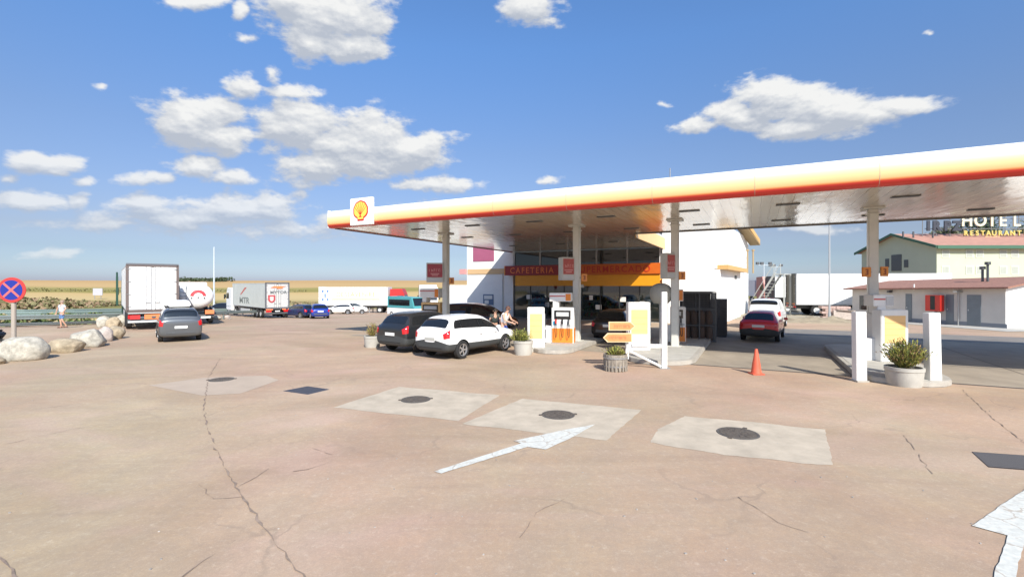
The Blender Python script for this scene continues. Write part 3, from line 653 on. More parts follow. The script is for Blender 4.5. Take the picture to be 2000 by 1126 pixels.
# stripe band and magenta panel on the left wing
w_ = MB(); w_.b2(-4.3, -.32, FB - .06, FB - .002, 3.62, 4.06); w_.build('wing_stripe', mat('wing_stripe_tan', (.62, .42, .22), .5), bld)
w_ = MB(); w_.b2(-5.0, -4.41, FB - .3, FB + .15, 3.62, 4.06); w_.build('stripe_end', mat('faded_pink_panel', (.62, .30, .28), .5), bld)
w_ = MB(); w_.b2(-3.75, -1.7, FB - .05, FB - .002, 4.72, 6.2); w_.build('wing_panel', magenta, bld)
w_ = MB(); w_.b2(-2.75, -1.75, FB - .04, FB - .002, 1.0, 1.9); nb = w_.build('notice_board', mat('notice_blue', (.10, .16, .26), .4), bld)
w_ = MB(); w_.b2(-2.65, -1.85, FB - .05, FB - .042, 1.5, 1.8); w_.b2(-2.6, -2.2, FB - .05, FB - .042, 1.1, 1.4); w_.build('notice_sheet', offwhite, nb)
w_ = MB(); w_.cyl((-.85, FB - .05, 0), (-.85, FB - .05, 3.6), .04, n=8); w_.build('downpipe', lgrey, bld)
# interior shelves and goods
cols = [(.5, .05, .03), (.6, .35, .04), (.05, .2, .35), (.5, .5, .45), (.08, .3, .1), (.5, .15, .05), (.3, .3, .3)]
gm = [mat('goods_%d' % i, c, .5) for i, c in enumerate(cols)]
gds = MB(); shv = MB()
for row, yb in ((0, FB + 1.6), (1, FB + 3.2)):
    for k in range(5):
        x0 = .7 + k * 2.25; shv.b2(x0, x0 + 1.9, yb, yb + .03, .03, 1.75)
        for s_ in range(4):
            z = .25 + s_ * .42; shv.b2(x0, x0 + 1.9, yb - .4, yb - .002, z - .03, z); x = x0 + .02
            while x < x0 + 1.8:
                w0 = random.uniform(.06, .18); gds.cur = random.randrange(len(gm)); gds.b2(x, x + w0, yb - .38, yb - .05, z + .001, z + random.uniform(.12, .34)); x += w0 + random.uniform(.01, .08)
shv.build('shelves', lgrey, bld); gds.build('shelf_goods', gm, bld)
pw_ = MB()
for x, z in ((1.3, 1.9), (3.0, 1.3), (6.6, 1.9), (7.1, 1.2), (8.9, 1.8), (10.4, 1.5), (5.1, 2.0)): pw_.b2(x, x + random.uniform(.25, .5), FB + .04, FB + .055, z - .35, z)
pw_.build('window_posters', [offwhite], bld)
sc_ = MB(); sc_.b2(6.15, 6.4, FB - .8, FB - .63, 2.5, 2.72); sc_.build('door_sensor', offwhite, bld)
# side wall of the two-storey block, annexe and roof rake (world coordinates, parented with the frame undone)
iw = Matrix.Translation(O) @ Matrix.Rotation(UA, 4, 'Z'); inv = iw.inverted()
def wl(p): q_ = inv @ Vector(p); return (q_.x, q_.y, q_.z)
def wprism(pl, z0, z1, name, m):
    mb = MB(); n = len(pl); mb.add([wl((p[0], p[1], z0)) for p in pl] + [wl((p[0], p[1], z1)) for p in pl], [(i, (i + 1) % n, n + (i + 1) % n, n + i) for i in range(n)] + [tuple(range(n)), tuple(range(n, 2 * n))])
    return mb.build(name, m, bld)
c0 = Vector(fr(15.302, FB + .05)); cdir = Vector((7.0, 10.5, 0)).normalized(); c1 = c0 + cdir * 17.6; lf = Vector((-cdir.y, cdir.x, 0))
wprism([c0, c1, c1 + lf * 9, c0 + lf * 5], 0, 7.3, 'upper_block_wall', white_wall)
a0 = Vector((14.15, 32.05, 0)); a1 = Vector((19.6, 40.4, 0)); wprism([a0, a1, a1 + lf * .75, a0 + lf * .42], 0, 3.75, 'annexe_wall', white_wall)
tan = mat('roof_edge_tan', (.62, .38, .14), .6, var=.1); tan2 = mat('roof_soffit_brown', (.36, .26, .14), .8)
rt = Vector((cdir.y, -cdir.x, 0))
def beam(p, q, w, h, name, m):
    p = Vector(p); q = Vector(q); d = (q - p).normalized(); s_ = Vector((d.y, -d.x, 0)).normalized() * w / 2; u_ = Vector((0, 0, h)); mb = MB()
    mb.add([wl(x) for x in (p - s_, p + s_, q + s_, q - s_, p - s_ + u_, p + s_ + u_, q + s_ + u_, q - s_ + u_)], [(3, 2, 1, 0), (4, 5, 6, 7), (0, 1, 5, 4), (1, 2, 6, 5), (2, 3, 7, 6), (3, 0, 4, 7)]); return mb.build(name, m, bld)
beam(a0 + rt * .18 + Vector((0, 0, 3.76)), a1 + rt * .18 + Vector((0, 0, 3.76)), .7, .30, 'annexe_eave', tan)
e1_ = c1 + rt * .55
beam(Vector((dx(1479, 46), 46, zz(476, 46))), Vector((dx(1446, 40), 40, zz(428, 40))), .5, .42, 'roof_rake', tan)
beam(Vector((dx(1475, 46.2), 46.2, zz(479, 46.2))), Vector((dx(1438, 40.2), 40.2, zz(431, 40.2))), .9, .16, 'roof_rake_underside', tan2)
for px in (1460, 1471):
    d = 44.5; mb = MB(); mb.cyl(wl((dx(px, d), d, 3.8)), wl((dx(px, d), d, zz(490, d))), .07, n=8); mb.cyl(wl((dx(px, d), d, zz(490, d))), wl((dx(px, d), d, zz(487, d))), .13, n=8); mb.build('flue_pipe', tan2, bld)
for zz_, px in ((2.0, 1436),):
    d = 37.6; mb = MB(); mb.box(wl((dx(px, d), d, 3.3)), (.25, .2, .3)); mb.build('wall_lamp', dgrey, bld)

# ------------------------------------------------------------------ pump islands
def island(a0, a1, b0, b1, label):
    t = thing('pump_island', label, 'kerb island', fr((a0 + a1) / 2, (b0 + b1) / 2), UA, 'raised concrete pump islands')
    L = (b1 - b0) / 2; Wd = (a1 - a0) / 2; pts = []
    for k in range(9): an_ = pi + pi * k / 8; pts.append((Wd * cos(an_), -L + Wd + Wd * sin(an_)))
    for k in range(9): an_ = pi * k / 8; pts.append((Wd * cos(an_), L - Wd + Wd * sin(an_)))
    mb = MB(); mb.prism(pts, 'Z', 0, .16); mb.build('kerb', kerbm, t, bevel=.02); mb = MB(); mb.prism([(x * .86, y * .95) for x, y in pts], 'Z', .161, .168); mb.build('top_slab', concrete_l, t)
island(2.6, 4.2, 1.6, 8.6, 'raised pump island at the left behind the black and white cars')
island(9.7, 11.4, .9, 8.4, 'raised pump island under the left white pump')
island(13.6, 16.0, .2, 9.4, 'raised pump island between the barrier frame and the gas cage')
island(20.4, 22.6, -.1, 8.6, 'raised pump island behind the two tall white posts')

def totem(px, py, w, ytop, label, depth=.42, panel=pale_yellow, rot=0.0, split=(.30, .86)):
    x, y, z = g3(px, py); h = zz(ytop, y) - z
    t = thing('pump_totem', label, 'information panel', (x, y, .0), rot, 'upright yellow panels at the island ends')
    mb = MB(); mb.b2(-w / 2, w / 2, 0, depth, .16, h); mb.build('cabinet', white, t, bevel=.02)
    mb = MB(); mb.b2(-w * .38, w * .38, -.014, -.001, h * split[0], h * split[1]); mb.build('yellow_panel', panel, t)
    mb = MB()
    for k in range(3): zk = lerp(h * split[0], h * split[1], .28 + k * .22); mb.b2(-w * .36, w * .36, -.018, -.0145, zk, zk + .012)
    mb.build('panel_seams', tan, t)
    mb = MB(); mb.b2(w / 2 + .001, w / 2 + .05, .08, depth - .06, h * .55, h * .85); mb.cyl((w / 2 + .03, .12, h * .5), (w / 2 + .03, .12, h * .3), .03, n=6); mb.build('side_unit', dgrey, t)
    mb = MB(); mb.b2(-w / 2 - .03, w / 2 + .03, -.03, depth + .03, 0, .158); mb.build('plinth', concrete_l, t)
    return t
totem(1047, 687, .68, 600, 'upright yellow panel unit left of the white pump and behind the green planter')
totem(1249, 692, .84, 590, 'upright yellow panel unit behind the orange direction boards')
totem(1748, 716, .90, 605, 'upright yellow panel unit behind the large planter between the tall white posts', split=(.42, .90))

def pump(loc, rot, label, w=.95, d=.6, h=2.35, body=None, stripe=True):
    t = thing('fuel_pump', label, 'fuel pump', loc, rot, 'white and orange fuel pumps')
    mb = MB(); mb.b2(-w / 2, w / 2, -d / 2, d / 2, .16, 1.72); mb.build('cabinet', body or white, t, bevel=.02)
    mb = MB(); mb.b2(-w / 2 + .03, w / 2 - .03, -d / 2 - .02, -d / 2 - .001, .2, .82); mb.b2(w / 2 + .001, w / 2 + .02, -d / 2 + .03, d / 2 - .03, .2, .82); mb.build('orange_panel', orange, t)
    mb = MB(); mb.b2(-w / 2 + .12, w / 2 - .12, -d / 2 - .03, -d / 2 - .002, 1.22, 1.6); ds = mb.build('display', glass_d, t)
    mb = MB(); mb.b2(-w / 2 + .2, w / 2 - .2, -d / 2 - .036, -d / 2 - .031, 1.34, 1.52); mb.build('display_screen', lgrey, ds)
    mb = MB(); mb.b2(-w / 2 + .04, -w / 2 + .3, -d / 2 + .05, d / 2 - .05, 1.73, 2.0); mb.b2(-w / 2 - .1, w / 2 - .1, -d / 2 + .02, d / 2 - .02, 1.98, h); mb.build('topper', white, t, bevel=.015)
    mb = MB(); mb.b2(w / 2 - .34, w / 2 - .12, -d / 2 + .0, -d / 2 + .018, 2.02, h - .04); mb.build('topper_stripe', orange if stripe else lgrey, t)
    q = MB(); q.b2(-w / 2 + .05, -w / 2 + .22, -d / 2 - .008, -d / 2 - .001, .95, 1.12); q.build('blue_sticker', mat('sticker_blue', (.08, .30, .45), .5), t)
    q = MB(); q.b2(w / 2 - .25, w / 2 - .05, -d / 2 - .008, -d / 2 - .001, .90, 1.0); q.build('grey_label', lgrey, t)
    q = MB(); q.b2(-w / 2 - .09, w / 2 - .36, -d / 2 + .008, -d / 2 + .017, h - .16, h - .12); q.build('topper_line', red, t)
    for k in range(3):
        x = -w / 2 + .2 + k * (w - .4) / 2
        mb = MB(); pts = []
        for q_ in range(9): s_ = q_ / 8; pts.append((x + .05 * sin(s_ * 6), -d / 2 - .05 - .12 * sin(pi * s_), 1.25 - .95 * sin(pi * s_) * (1 - .3 * s_)))
        mb.tube(pts, .012, n=6); mb.build('hose', black, t)
        mb = MB(); mb.box((x, -d / 2 - .05, 1.12), (.06, .1, .18)); mb.build('nozzle', [red, black, dgrey][k % 3:][0:1], t)
    mb = MB(); mb.b2(-w / 2 - .34, -w / 2 - .002, -d / 2 + .06, d / 2 - .06, .16, .9); mb.build('side_cabinet', white, t, bevel=.015)
    return t
p1 = pump(fr(10.35, 3.4), radians(-14), 'white fuel pump with orange base beside the column left of centre')
p2 = pump(fr(14.75, 6.2), radians(-15), 'white fuel pump behind the tall thin white post', w=.62, h=2.5)
p3 = pump((dx(1722, 16.0), 16.0, 0), radians(-8), 'white fuel pump at the foot of the rightmost column', w=.62, h=2.36, stripe=False)
p4 = pump((dx(846, 26.6), 26.6, 0), radians(-20), 'fuel pump with orange panels behind the black and white cars', w=1.2, h=2.5, body=pale_yellow)

# grey rounded hood with orange tip beside the third column
hd = thing('rounded_hood', 'pale grey rounded hood on a stand beside the third column', 'hood', (dx(1291, 19.9), 19.9, 0))
mb = MB(); mb.cyl((.1, 0, .16), (.1, 0, 1.95), .17, n=12); mb.build('stand', lgrey, hd)
mb = MB(); mb.lathe([(.30, 1.93), (.42, 2.08), (.47, 2.3), (.44, 2.52), (.33, 2.68), (.16, 2.76), (.01, 2.78)], n=24); mb.build('dome', mat('hood_grey', (.36, .35, .30), .6, var=.1), hd, smooth=True)
mb = MB(); mb.lathe([(.001, 2.78), (.05, 2.8), (.04, 2.9), (.001, 2.92)], n=10, closed=False); mb.build('knob', orange, hd)

# barrier frame with orange direction boards
yb = 15.3; bx = dx(1297, yb)
bf = thing('barrier_frame', 'white metal barrier frame with tall post, low bar and slanting brace', 'barrier', (bx, yb, 0))
mb = MB(); mb.box((0, 0, 1.24), (.17, .12, 2.46)); mb.build('tall_post', white, bf, bevel=.01)
mb = MB(); mb.box((-.62, 0, .72), (1.07, .09, .11)); mb.build('crossbar', white, bf)
mb = MB(); mb.box((-1.2, .02, .54), (.1, .09, .48)); mb.build('short_leg', white, bf)
mb = MB(); mb.cyl((-1.12, .01, .55), (-.1, .01, .05), .04, n=8); mb.build('brace', white, bf)
mb = MB(); mb.box((0, 0, .01), (.34, .3, .02)); mb.build('foot_plate', grey_met, bf)
orb = mat('direction_board_orange', (.72, .26, .09), .5, var=.15, vs=9); edge = mat('board_edge_cream', (.78, .55, .32), .5); txtb = mat('board_text_brown', (.52, .15, .07), .5)
def dirboard(px0, px1, py0, py1, left, label, words):
    d = yb - .12; w = (px1 - px0) / F * d; h = (py1 - py0) / F * d; t = thing('direction_board', label, 'sign', (dx((px0 + px1) / 2, d), d, zz((py0 + py1) / 2, d)), 0, 'orange direction boards on the barrier frame')
    def ply(k, k2): return [(-w / 2 * k2, 0), (-w / 2 * k2 + .14, h / 2 * k), (w / 2 * k2, h / 2 * k), (w / 2 * k2, -h / 2 * k), (-w / 2 * k2 + .14, -h / 2 * k)] if left else [(-w / 2 * k2, h / 2 * k), (w / 2 * k2 - .14, h / 2 * k), (w / 2 * k2, 0), (w / 2 * k2 - .14, -h / 2 * k), (-w / 2 * k2, -h / 2 * k)]
    mb = MB(); mb.prism(ply(1, 1), 'Y', 0, .03); mb.build('board', edge, t)
    mb = MB(); mb.prism(ply(.82, .93), 'Y', -.006, -.001); mb.build('face', orb, t)
    glyphs(-w * .30, w * .30, -.05, .10, -.010, txtb, t, len(words) + 3)
    mb = MB(); mb.cyl((w * .3, .05, 0), (w * .3, .05, -.35), .02, n=6); mb.build('bracket', grey_met, t)
dirboard(1189, 1241, 628, 645, False, 'upper orange direction board above the small planter', 'SALIDA')
dirboard(1178, 1235, 650, 668, True, 'lower orange arrow board just above the small planter', 'TALLER')
wb = thing('notice_panel', 'small white notice panel beside the lower orange arrow board', 'sign', (dx(1251, yb - .1), yb - .1, zz(664, yb)))
mb = MB(); mb.b2(-.27, .27, 0, .03, -.2, .2); mb.build('sheet', white, wb); mb = MB()
for k in range(4): mb.b2(-.2, .2, -.004, -.001, -.12 + k * .08, -.10 + k * .08)
mb.build('lines', lgrey, wb)

# tall white posts on the right
def tallpost(px, py, w, ytop, label, lean):
    x, y, z = g3(px, py); h = zz(ytop, y); t = thing('white_post', label, 'post', (x, y, 0), 0, 'tall white concrete posts')
    mb = MB(); mb.box((0, w / 2, h / 2), (w, w * .7, h), ry=lean); mb.build('shaft', white, t, bevel=.012)
    mb = MB(); mb.box((0, w / 2, .02), (w * 1.15, w * 1.15, .04)); mb.build('footing', kerbm, t)
tallpost(1685.5, 746, .29, 609, 'tall white square post left of the large planter', radians(-.6))
tallpost(1831, 755, .31, 611, 'tall white square post right of the large planter', radians(-1.3))

# gas cage
cg = thing('gas_bottle_cage', 'dark mesh gas bottle cage against the white building', 'cage', (dx(1334, 22.3), 22.3, 0), radians(-14))
mb = MB(); cw, cd, chh = 1.45, 1.3, 2.34
for x in (0, cw * .5, cw):
    for y in (0, cd): mb.box((x, y, chh / 2), (.05, .05, chh))
for z in (.06, .8, 1.55, chh - .03):
    for y in (0, cd): mb.b2(.026, cw - .026, y - .02, y + .02, z - .02, z + .02)
    for x in (0, cw): mb.b2(x - .02, x + .02, .026, cd - .026, z - .02, z + .02)
mb.build('frame', dgrey, cg)
mb = MB(); k = 0
while k * .06 < cw: mb.b2(k * .06 - .004, k * .06 + .004, -.004, .004, .05, chh - .05); k += 1
k = 0
while k * .06 < cd: mb.b2(cw - .004, cw + .004, k * .06 - .004, k * .06 + .004, .05, chh - .05); k += 1
for k in range(20): mb.b2(0, cw, -.009, -.005, .1 + k * .115, .106 + k * .115)
mb.build('mesh', dgrey, cg)
mb = MB(); mb.b2(.02, cw - .03, cd + .03, cd + .05, .02, chh); mb.b2(.0, cw, -.02, cd, chh + .01, chh + .04); mb.build('dark_backdrop', mat('cage_backdrop_dark', (.05, .05, .052), .7), cg)  # dark back and top sheets added to darken the inside of the cage
rust = mat('gas_bottle_brown', (.10, .05, .025), .6, var=.3)
for r_ in range(2):
    for i in range(4):
        for s_ in range(2):
            bt = MB(); bt.lathe([(.001, 0), (.14, .02), (.15, .1), (.15, .5), (.1, .62), (.04, .64), (.03, .7), (.001, .7)], c=(.2 + i * .34, .35 + r_ * .5, .08 + s_ * .74), n=12, closed=False)
            o_ = bt.build('gas_bottle', rust, None, loc=cg.location, rz=radians(-14), smooth=True)
            tag(o_, 'brown gas bottle stacked inside the dark mesh cage', 'gas bottle', 'gas bottles inside the cage')
cg2 = thing('storage_cage', 'lower dark cage right behind the gas bottle cage', 'cage', (dx(1388, 24.6), 24.6, 0), radians(-25))
mb = MB(); mb.b2(0, .75, 0, 2.2, 0, 1.9); mb.build('cabinet', mat('dark_cage_blue', (.035, .045, .055), .6, var=.3), cg2); mb = MB()
for k in range(12): mb.b2(-.02, .77, k * .19, k * .19 + .03, .05, 1.93)
mb.build('bars', dgrey, cg2)

# ------------------------------------------------------------------ planters
def planter(px, py, r, h, kind, label, plant_label, sx=1.0):
    x, y, z = g3(px, py); y += r * .8; x = dx(px, y)
    t = thing('planter', label, 'planter', (x, y, 0)); n = 20
    if kind == 'wood':
        mb = MB(); mb.lathe([(r * .84, 0), (r * .93, h * .3), (r * .99, h * .6), (r, h), (r * .9, h), (r * .88, h * .85), (.001, h * .85)], n=n, closed=False); mb.build('tub', wood, t)
        mb = MB()
        for k in range(n): a = 2 * pi * (k + .5) / n; mb.box((cos(a) * r * .965, sin(a) * r * .965, h * .5), (.035, .05, h * .98), rz=a)
        mb.build('staves', wood, t); mb = MB()
        for zf, k in ((.25, .955), (.75, 1.02)): mb.lathe([(r * k, h * zf), (r * k + .012, h * zf), (r * (k + .01) + .012, h * zf + .05), (r * k, h * zf + .05)], n=n, closed=False)
        mb.build('hoops', grey_met, t)
    else:
        mb = MB(); mb.lathe([(r * .88, 0), (r * .95, h * .25), (r * 1.0, h * .8), (r * 1.04, h * .82), (r * 1.04, h), (r * .92, h), (r * .9, h * .85), (.001, h * .85)], n=28, closed=False); mb.build('tub', concrete_l, t, smooth=True)
    mb = MB(); mb.lathe([(.001, h * .87), (r * .9, h * .86)], n=20, closed=False); mb.build('soil', mat('potting_soil', (.08, .055, .035), .95), t)
    return t, x, y
def bush(x, y, z, r, h, label, mats, n=420, spread=1.0, cat='plant', lw=.035):
    mb = MB()
    for i in range(n):
        a = random.uniform(0, 2 * pi); lean = random.random() ** .7 * spread; L = random.uniform(.45, 1.0)
        bx_, by_ = random.uniform(-.25, .25) * r, random.uniform(-.25, .25) * r
        tip_ = Vector((bx_ + cos(a) * r * lean * L, by_ + sin(a) * r * lean * L, h * L * (1 - .45 * lean * lean))); f_ = random.uniform(.35, 1.0); tip_ = tip_ * f_; tip_.z = max(tip_.z, .03); base = tip_ - (tip_.normalized() * random.uniform(.05, .14) + Vector((random.uniform(-.05, .05), random.uniform(-.05, .05), random.uniform(-.02, .05))))
        d = (tip_ - base); s_ = d.cross(Vector((random.uniform(-1, 1), random.uniform(-1, 1), random.uniform(-1, 1)))).normalized() * lw * random.uniform(.5, 1.2)
        mid = base.lerp(tip_, .5) + Vector((0, 0, .02)); mb.cur = random.choices(range(len(mats)), weights=[3, 2, 1][:len(mats)])[0]
        mb.add([base, mid + s_, tip_, mid - s_], [(0, 1, 2, 3)])
    st = MB()
    for i in range(34):
        a = random.uniform(0, 2 * pi); l_ = random.uniform(.2, .9); st.cyl((0, 0, 0), (cos(a) * r * l_, sin(a) * r * l_, h * random.uniform(.5, .85)), .008, .004, n=5)
    t = thing('shrub', label, cat, (x, y, z)); mb.build('foliage', mats, t); st.build('stems', bark, t); return t
_, x, y = planter(1766, 757, .42, .50, 'conc', 'wide grey concrete tub between the two tall white posts', ''); bush(x, y, .42, .60, .92, 'large yellow green bush in the concrete tub between the white posts', [leafy, leafm, leafdry], 5200, 1.0, lw=.016)
_, x, y = planter(1202, 726, .37, .52, 'wood', 'weathered wooden barrel tub below the orange direction boards', ''); bush(x, y, .42, .42, .40, 'low green plant in the wooden barrel below the orange boards', [leafy, leafm, leafdry], 2200, 1.1, lw=.014)
_, x, y = planter(1022, 694, .37, .55, 'conc', 'pale concrete tub in front of the left yellow panel unit', ''); bush(x - .12, y, .45, .55, .62, 'bright green plant in the pale tub beside the white car', [leafy, leafm], 2600, 1.1, lw=.014)
_, x, y = planter(727, 679, .34, .5, 'conc', 'pale tub half hidden behind the black car', ''); bush(x, y, .42, .42, .75, 'dry straggly plant in the tub left of the black car', [leafdry, leafy], 700, 1.0, lw=.014)

# traffic cone
x, y, z = g3(1477, 730); cn = thing('traffic_cone', 'faded red orange traffic cone standing on the lane edge', 'traffic cone', (x, y, z))
conem = mat('cone_orange', (.68, .12, .06), .55, var=.15)
mb = MB(); mb.lathe([(.15, .03), (.145, .05), (.115, .3), (.08, .5), (.05, .70), (.035, .76), (.001, .765)], n=24, closed=False); mb.build('cone_body', conem, cn, smooth=True)
mb = MB(); mb.box((0, 0, .018), (.36, .36, .035)); mb.build('base', conem, cn, bevel=.01)

# ------------------------------------------------------------------ cars
def paint(name, c, metal=.0, rough=.32): return mat('car_paint_' + name, c, rough, metal, coat=.7)
def qb(P, s):                               # quadratic b-spline through a clamped list of vectors
    i = int(floor(s + .5)); i = max(0, min(len(P) - 1, i)); u = s + .5 - i
    a, b, c = P[max(i - 1, 0)], P[i], P[min(i + 1, len(P) - 1)]
    w0, w1, w2 = (1 - u) ** 2 / 2, .5 + u * (1 - u), u * u / 2
    return [w0 * x + w1 * y + w2 * z for x, y, z in zip(a, b, c)]
# station: y, zbot, zbelt, ztop, wlow, wbelt, wtop   (rear to front), for a car 4.3 long, 1.6 high, 1.78 wide
SHAPES = {
 'suv': [(-2.15,.46,.92,1.0,.66,.62,.55),(-2.12,.36,.99,1.05,.84,.80,.68),(-2.03,.28,1.04,1.14,.89,.86,.68),(-1.76,.27,1.06,1.50,.89,.86,.62),(-1.35,.27,1.05,1.585,.89,.86,.60),(-.4,.26,1.0,1.60,.89,.87,.60),(.25,.26,.98,1.55,.89,.87,.58),(1.02,.27,.96,1.03,.89,.86,.70),(1.65,.28,.90,.97,.89,.84,.68),(2.02,.32,.78,.84,.85,.77,.6),(2.14,.42,.62,.67,.70,.64,.5)],
 'hatch': [(-2.0,.46,.80,.88,.64,.60,.52),(-1.97,.34,.88,.93,.81,.77,.66),(-1.88,.26,.93,1.0,.84,.81,.66),(-1.50,.24,.95,1.36,.84,.81,.58),(-1.1,.22,.93,1.43,.84,.82,.56),(-.3,.22,.91,1.44,.84,.83,.56),(.25,.22,.89,1.39,.84,.83,.55),(1.0,.23,.87,.93,.84,.81,.66),(1.55,.24,.80,.86,.84,.79,.64),(1.88,.28,.68,.74,.79,.71,.56),(1.98,.38,.56,.60,.66,.60,.46)],
 'mpv': [(-2.15,.44,.95,1.05,.68,.66,.58),(-2.13,.34,1.0,1.1,.86,.83,.70),(-2.05,.26,1.05,1.2,.89,.86,.70),(-1.88,.26,1.06,1.58,.89,.87,.66),(-1.5,.25,1.05,1.66,.89,.87,.65),(-.3,.25,1.02,1.68,.89,.87,.65),(.5,.25,1.0,1.60,.89,.87,.62),(1.35,.26,.98,1.05,.89,.85,.70),(1.8,.28,.90,.96,.88,.81,.66),(2.08,.34,.75,.80,.82,.73,.58),(2.16,.42,.60,.64,.68,.62,.48)],
 'van': [(-2.05,.44,1.0,1.1,.70,.70,.64),(-2.04,.32,1.05,1.2,.87,.85,.76),(-2.0,.26,1.06,1.5,.9,.88,.76),(-1.95,.25,1.06,1.78,.9,.88,.74),(-1.5,.25,1.05,1.83,.9,.88,.74),(-.3,.25,1.03,1.84,.9,.88,.73),(.6,.25,1.02,1.74,.9,.88,.70),(1.25,.26,1.0,1.10,.9,.86,.72),(1.7,.28,.92,.98,.89,.82,.68),(1.98,.34,.76,.82,.83,.75,.58),(2.06,.42,.6,.64,.70,.63,.5)],
}
WHEEL = {}
def wheel_parts(R):
    if R in WHEEL: return WHEEL[R]
    ty = MB(); ty.lathe([(R * .62, -.10), (R * .93, -.10), (R, -.07), (R, .07), (R * .93, .10), (R * .62, .10)], n=28, axis='X', closed=False)
    ty.lathe([(.001, -.05), (R * .64, -.05)], n=28, axis='X', closed=False)
    rm = MB(); rm.lathe([(R * .60, .06), (R * .66, .105), (R * .60, .10), (R * .56, .05)], n=28, axis='X', closed=False); rm.lathe([(.001, .1), (R * .13, .09), (R * .15, .05)], n=12, axis='X', closed=False)
    for k in range(5):
        a = 2 * pi * k / 5; rm.box((.075, cos(a) * R * .36, sin(a) * R * .36), (.03, R * .5, R * .17), rx=a)
    WHEEL[R] = (ty, rm); return WHEEL[R]
def patch_panel(net, s0, s1, t0, t1, ns, ntt, off, shape=None):
    """a panel that follows the body surface, lifted 'off' metres"""
    def S(s, t):
        rows = [qb(r, t) for r in net]; return Vector(qb(rows, s))
    vs = []; idx = {}; fs = []
    for i in range(ns + 1):
        for j in range(ntt + 1):
            u, v = i / ns, j / ntt
            s = lerp(s0, s1, u); t = lerp(t0, t1, v)
            if shape: s, t = shape(u, v, s, t)
            e = .02; p = S(s, t); a = S(s + e, t) - S(s - e, t); b = S(s, t + e) - S(s, t - e); nrm = a.cross(b)
            nrm = nrm.normalized() if nrm.length > 1e-9 else Vector((0, 0, 1))
            if nrm.dot(p - Vector((0, 0, .7))) < 0: nrm = -nrm
            idx[(i, j)] = len(vs); vs.append(p + nrm * off)
    for i in range(ns):
        for j in range(ntt): fs.append((idx[(i, j)], idx[(i + 1, j)], idx[(i + 1, j + 1)], idx[(i, j + 1)]))
    return vs, fs
def make_car(name, label, cat, shape, pm, loc, rz, scale=1.0, clad=None, R=.34, group=None, bumper=None, tl=(3.4, 5.25), sidewin=True):
    st = SHAPES[shape]; t = thing(name, label, cat, loc, rz, group); t.scale = (scale,) * 3
    net = []
    for (y, zb, zl, zt, wl_, wb_, wt_) in st:
        half = [(0, zb), (wl_ * .8, zb), (wl_ * .98, zb + .10), (wl_, lerp(zb, zl, .55)), (wb_, zl - .04), (wb_ * .985, zl + .02), (wt_, zt - .05), (wt_ * .8, zt), (0, zt + .02)]
        row = [Vector((x, y, z)) for x, z in half] + [Vector((-x, y, z)) for x, z in half[-2:0:-1]]
        net.append(row + [row[0]])
    open_net = net                        # t: 0..16, closed at both ends at the bottom centre
    NS = (len(st) - 1) * 3; NT = 48; verts = []; faces = []; mi = []
    for i in range(NS + 1):
        s = i * (len(st) - 1) / NS; rows = [qb(r, 0) for r in net]
        for j in range(NT):
            tt = 16 * j / NT; verts.append(qb([qb(r, tt) for r in net], s))
    dark = 1 if clad else 0
    for i in range(NS):
        for j in range(NT):
            k = (j + 1) % NT; faces.append((i * NT + j, (i + 1) * NT + j, (i + 1) * NT + k, i * NT + k)); tt = 16 * (j + .5) / NT
            mi.append(1 if (clad and (tt < 2.75 or tt > 13.25)) else 0)
    for end in (0, NS):                   # rounded end caps
        base = [Vector(verts[end * NT + j]) for j in range(NT)]; c = sum(base, Vector()) / NT; prev_ = [end * NT + j for j in range(NT)]
        for sc in (.75, .4):
            new = []
            for j in range(NT): p = c + (base[j] - c) * sc; p.y += (-.012 if end == 0 else .012) * (1 if sc > .5 else 1.5); new.append(len(verts)); verts.append(tuple(p))
            for j in range(NT):
                k = (j + 1) % NT; faces.append((prev_[j], prev_[k], new[k], new[j])); tt = 16 * (j + .5) / NT; mi.append(1 if (clad and (tt < 2.75 or tt > 13.25)) else 0)
            prev_ = new
        faces.append(tuple(prev_)); mi.append(0)
    mb = MB(); mb.v = [tuple(v) for v in verts]; mb.f = faces; mb.mi = mi
    arch = mat('wheel_arch_dark', (.012, .012, .012), .9)
    body = mb.build('body', [pm, clad or pm, arch], t, smooth=True)
    L = st[-1][0] - st[0][0]; ya, yf = st[0][0] + .195 * L, st[-1][0] - .195 * L
    ct = MB()
    for y_ in (ya, yf): ct.cyl((-1.2, y_, R - .0), (1.2, y_, R), R + .055, n=28)
    co = ct.build('cutter', arch, t)
    md = body.modifiers.new('b', 'BOOLEAN'); md.object = co; md.operation = 'DIFFERENCE'; md.solver = 'EXACT'
    try: md.material_mode = 'TRANSFER'
    except Exception: pass
    bpy.context.view_layer.update(); me = bake(body); body.modifiers.clear(); body.data = me; bpy.data.objects.remove(co)
    try: me.set_sharp_from_angle(angle=radians(35))
    except Exception: pass
    wx = st[5][4] - .10; ty, rm = wheel_parts(R); m_t = m_r = None
    for sx_ in (1, -1):
        for y_ in (ya, yf):
            if m_t is None: o = ty.build('wheel', rubber, t, smooth=True); r_ = rm.build('rim', alloy, o, smooth=True); m_t, m_r = o.data, r_.data
            else:
                o = bpy.data.objects.new('wheel', m_t); COL.objects.link(o); o.parent = t; r_ = bpy.data.objects.new('rim', m_r); COL.objects.link(r_); r_.parent = o
            o.location = (sx_ * wx, y_, R); o.rotation_euler = (0, 0, 0 if sx_ > 0 else pi)
    def panel(nm, m, *a, **k):
        vs, fs = patch_panel(open_net, *a, **k); q = MB(); q.add(vs, fs); return q.build(nm, m, t, smooth=True)
    # windows
    def rear_sh(u, v, s, tt): e = abs(v - .5) * 2; return (lerp(s, 2.55, .38 * e ** 5), tt)
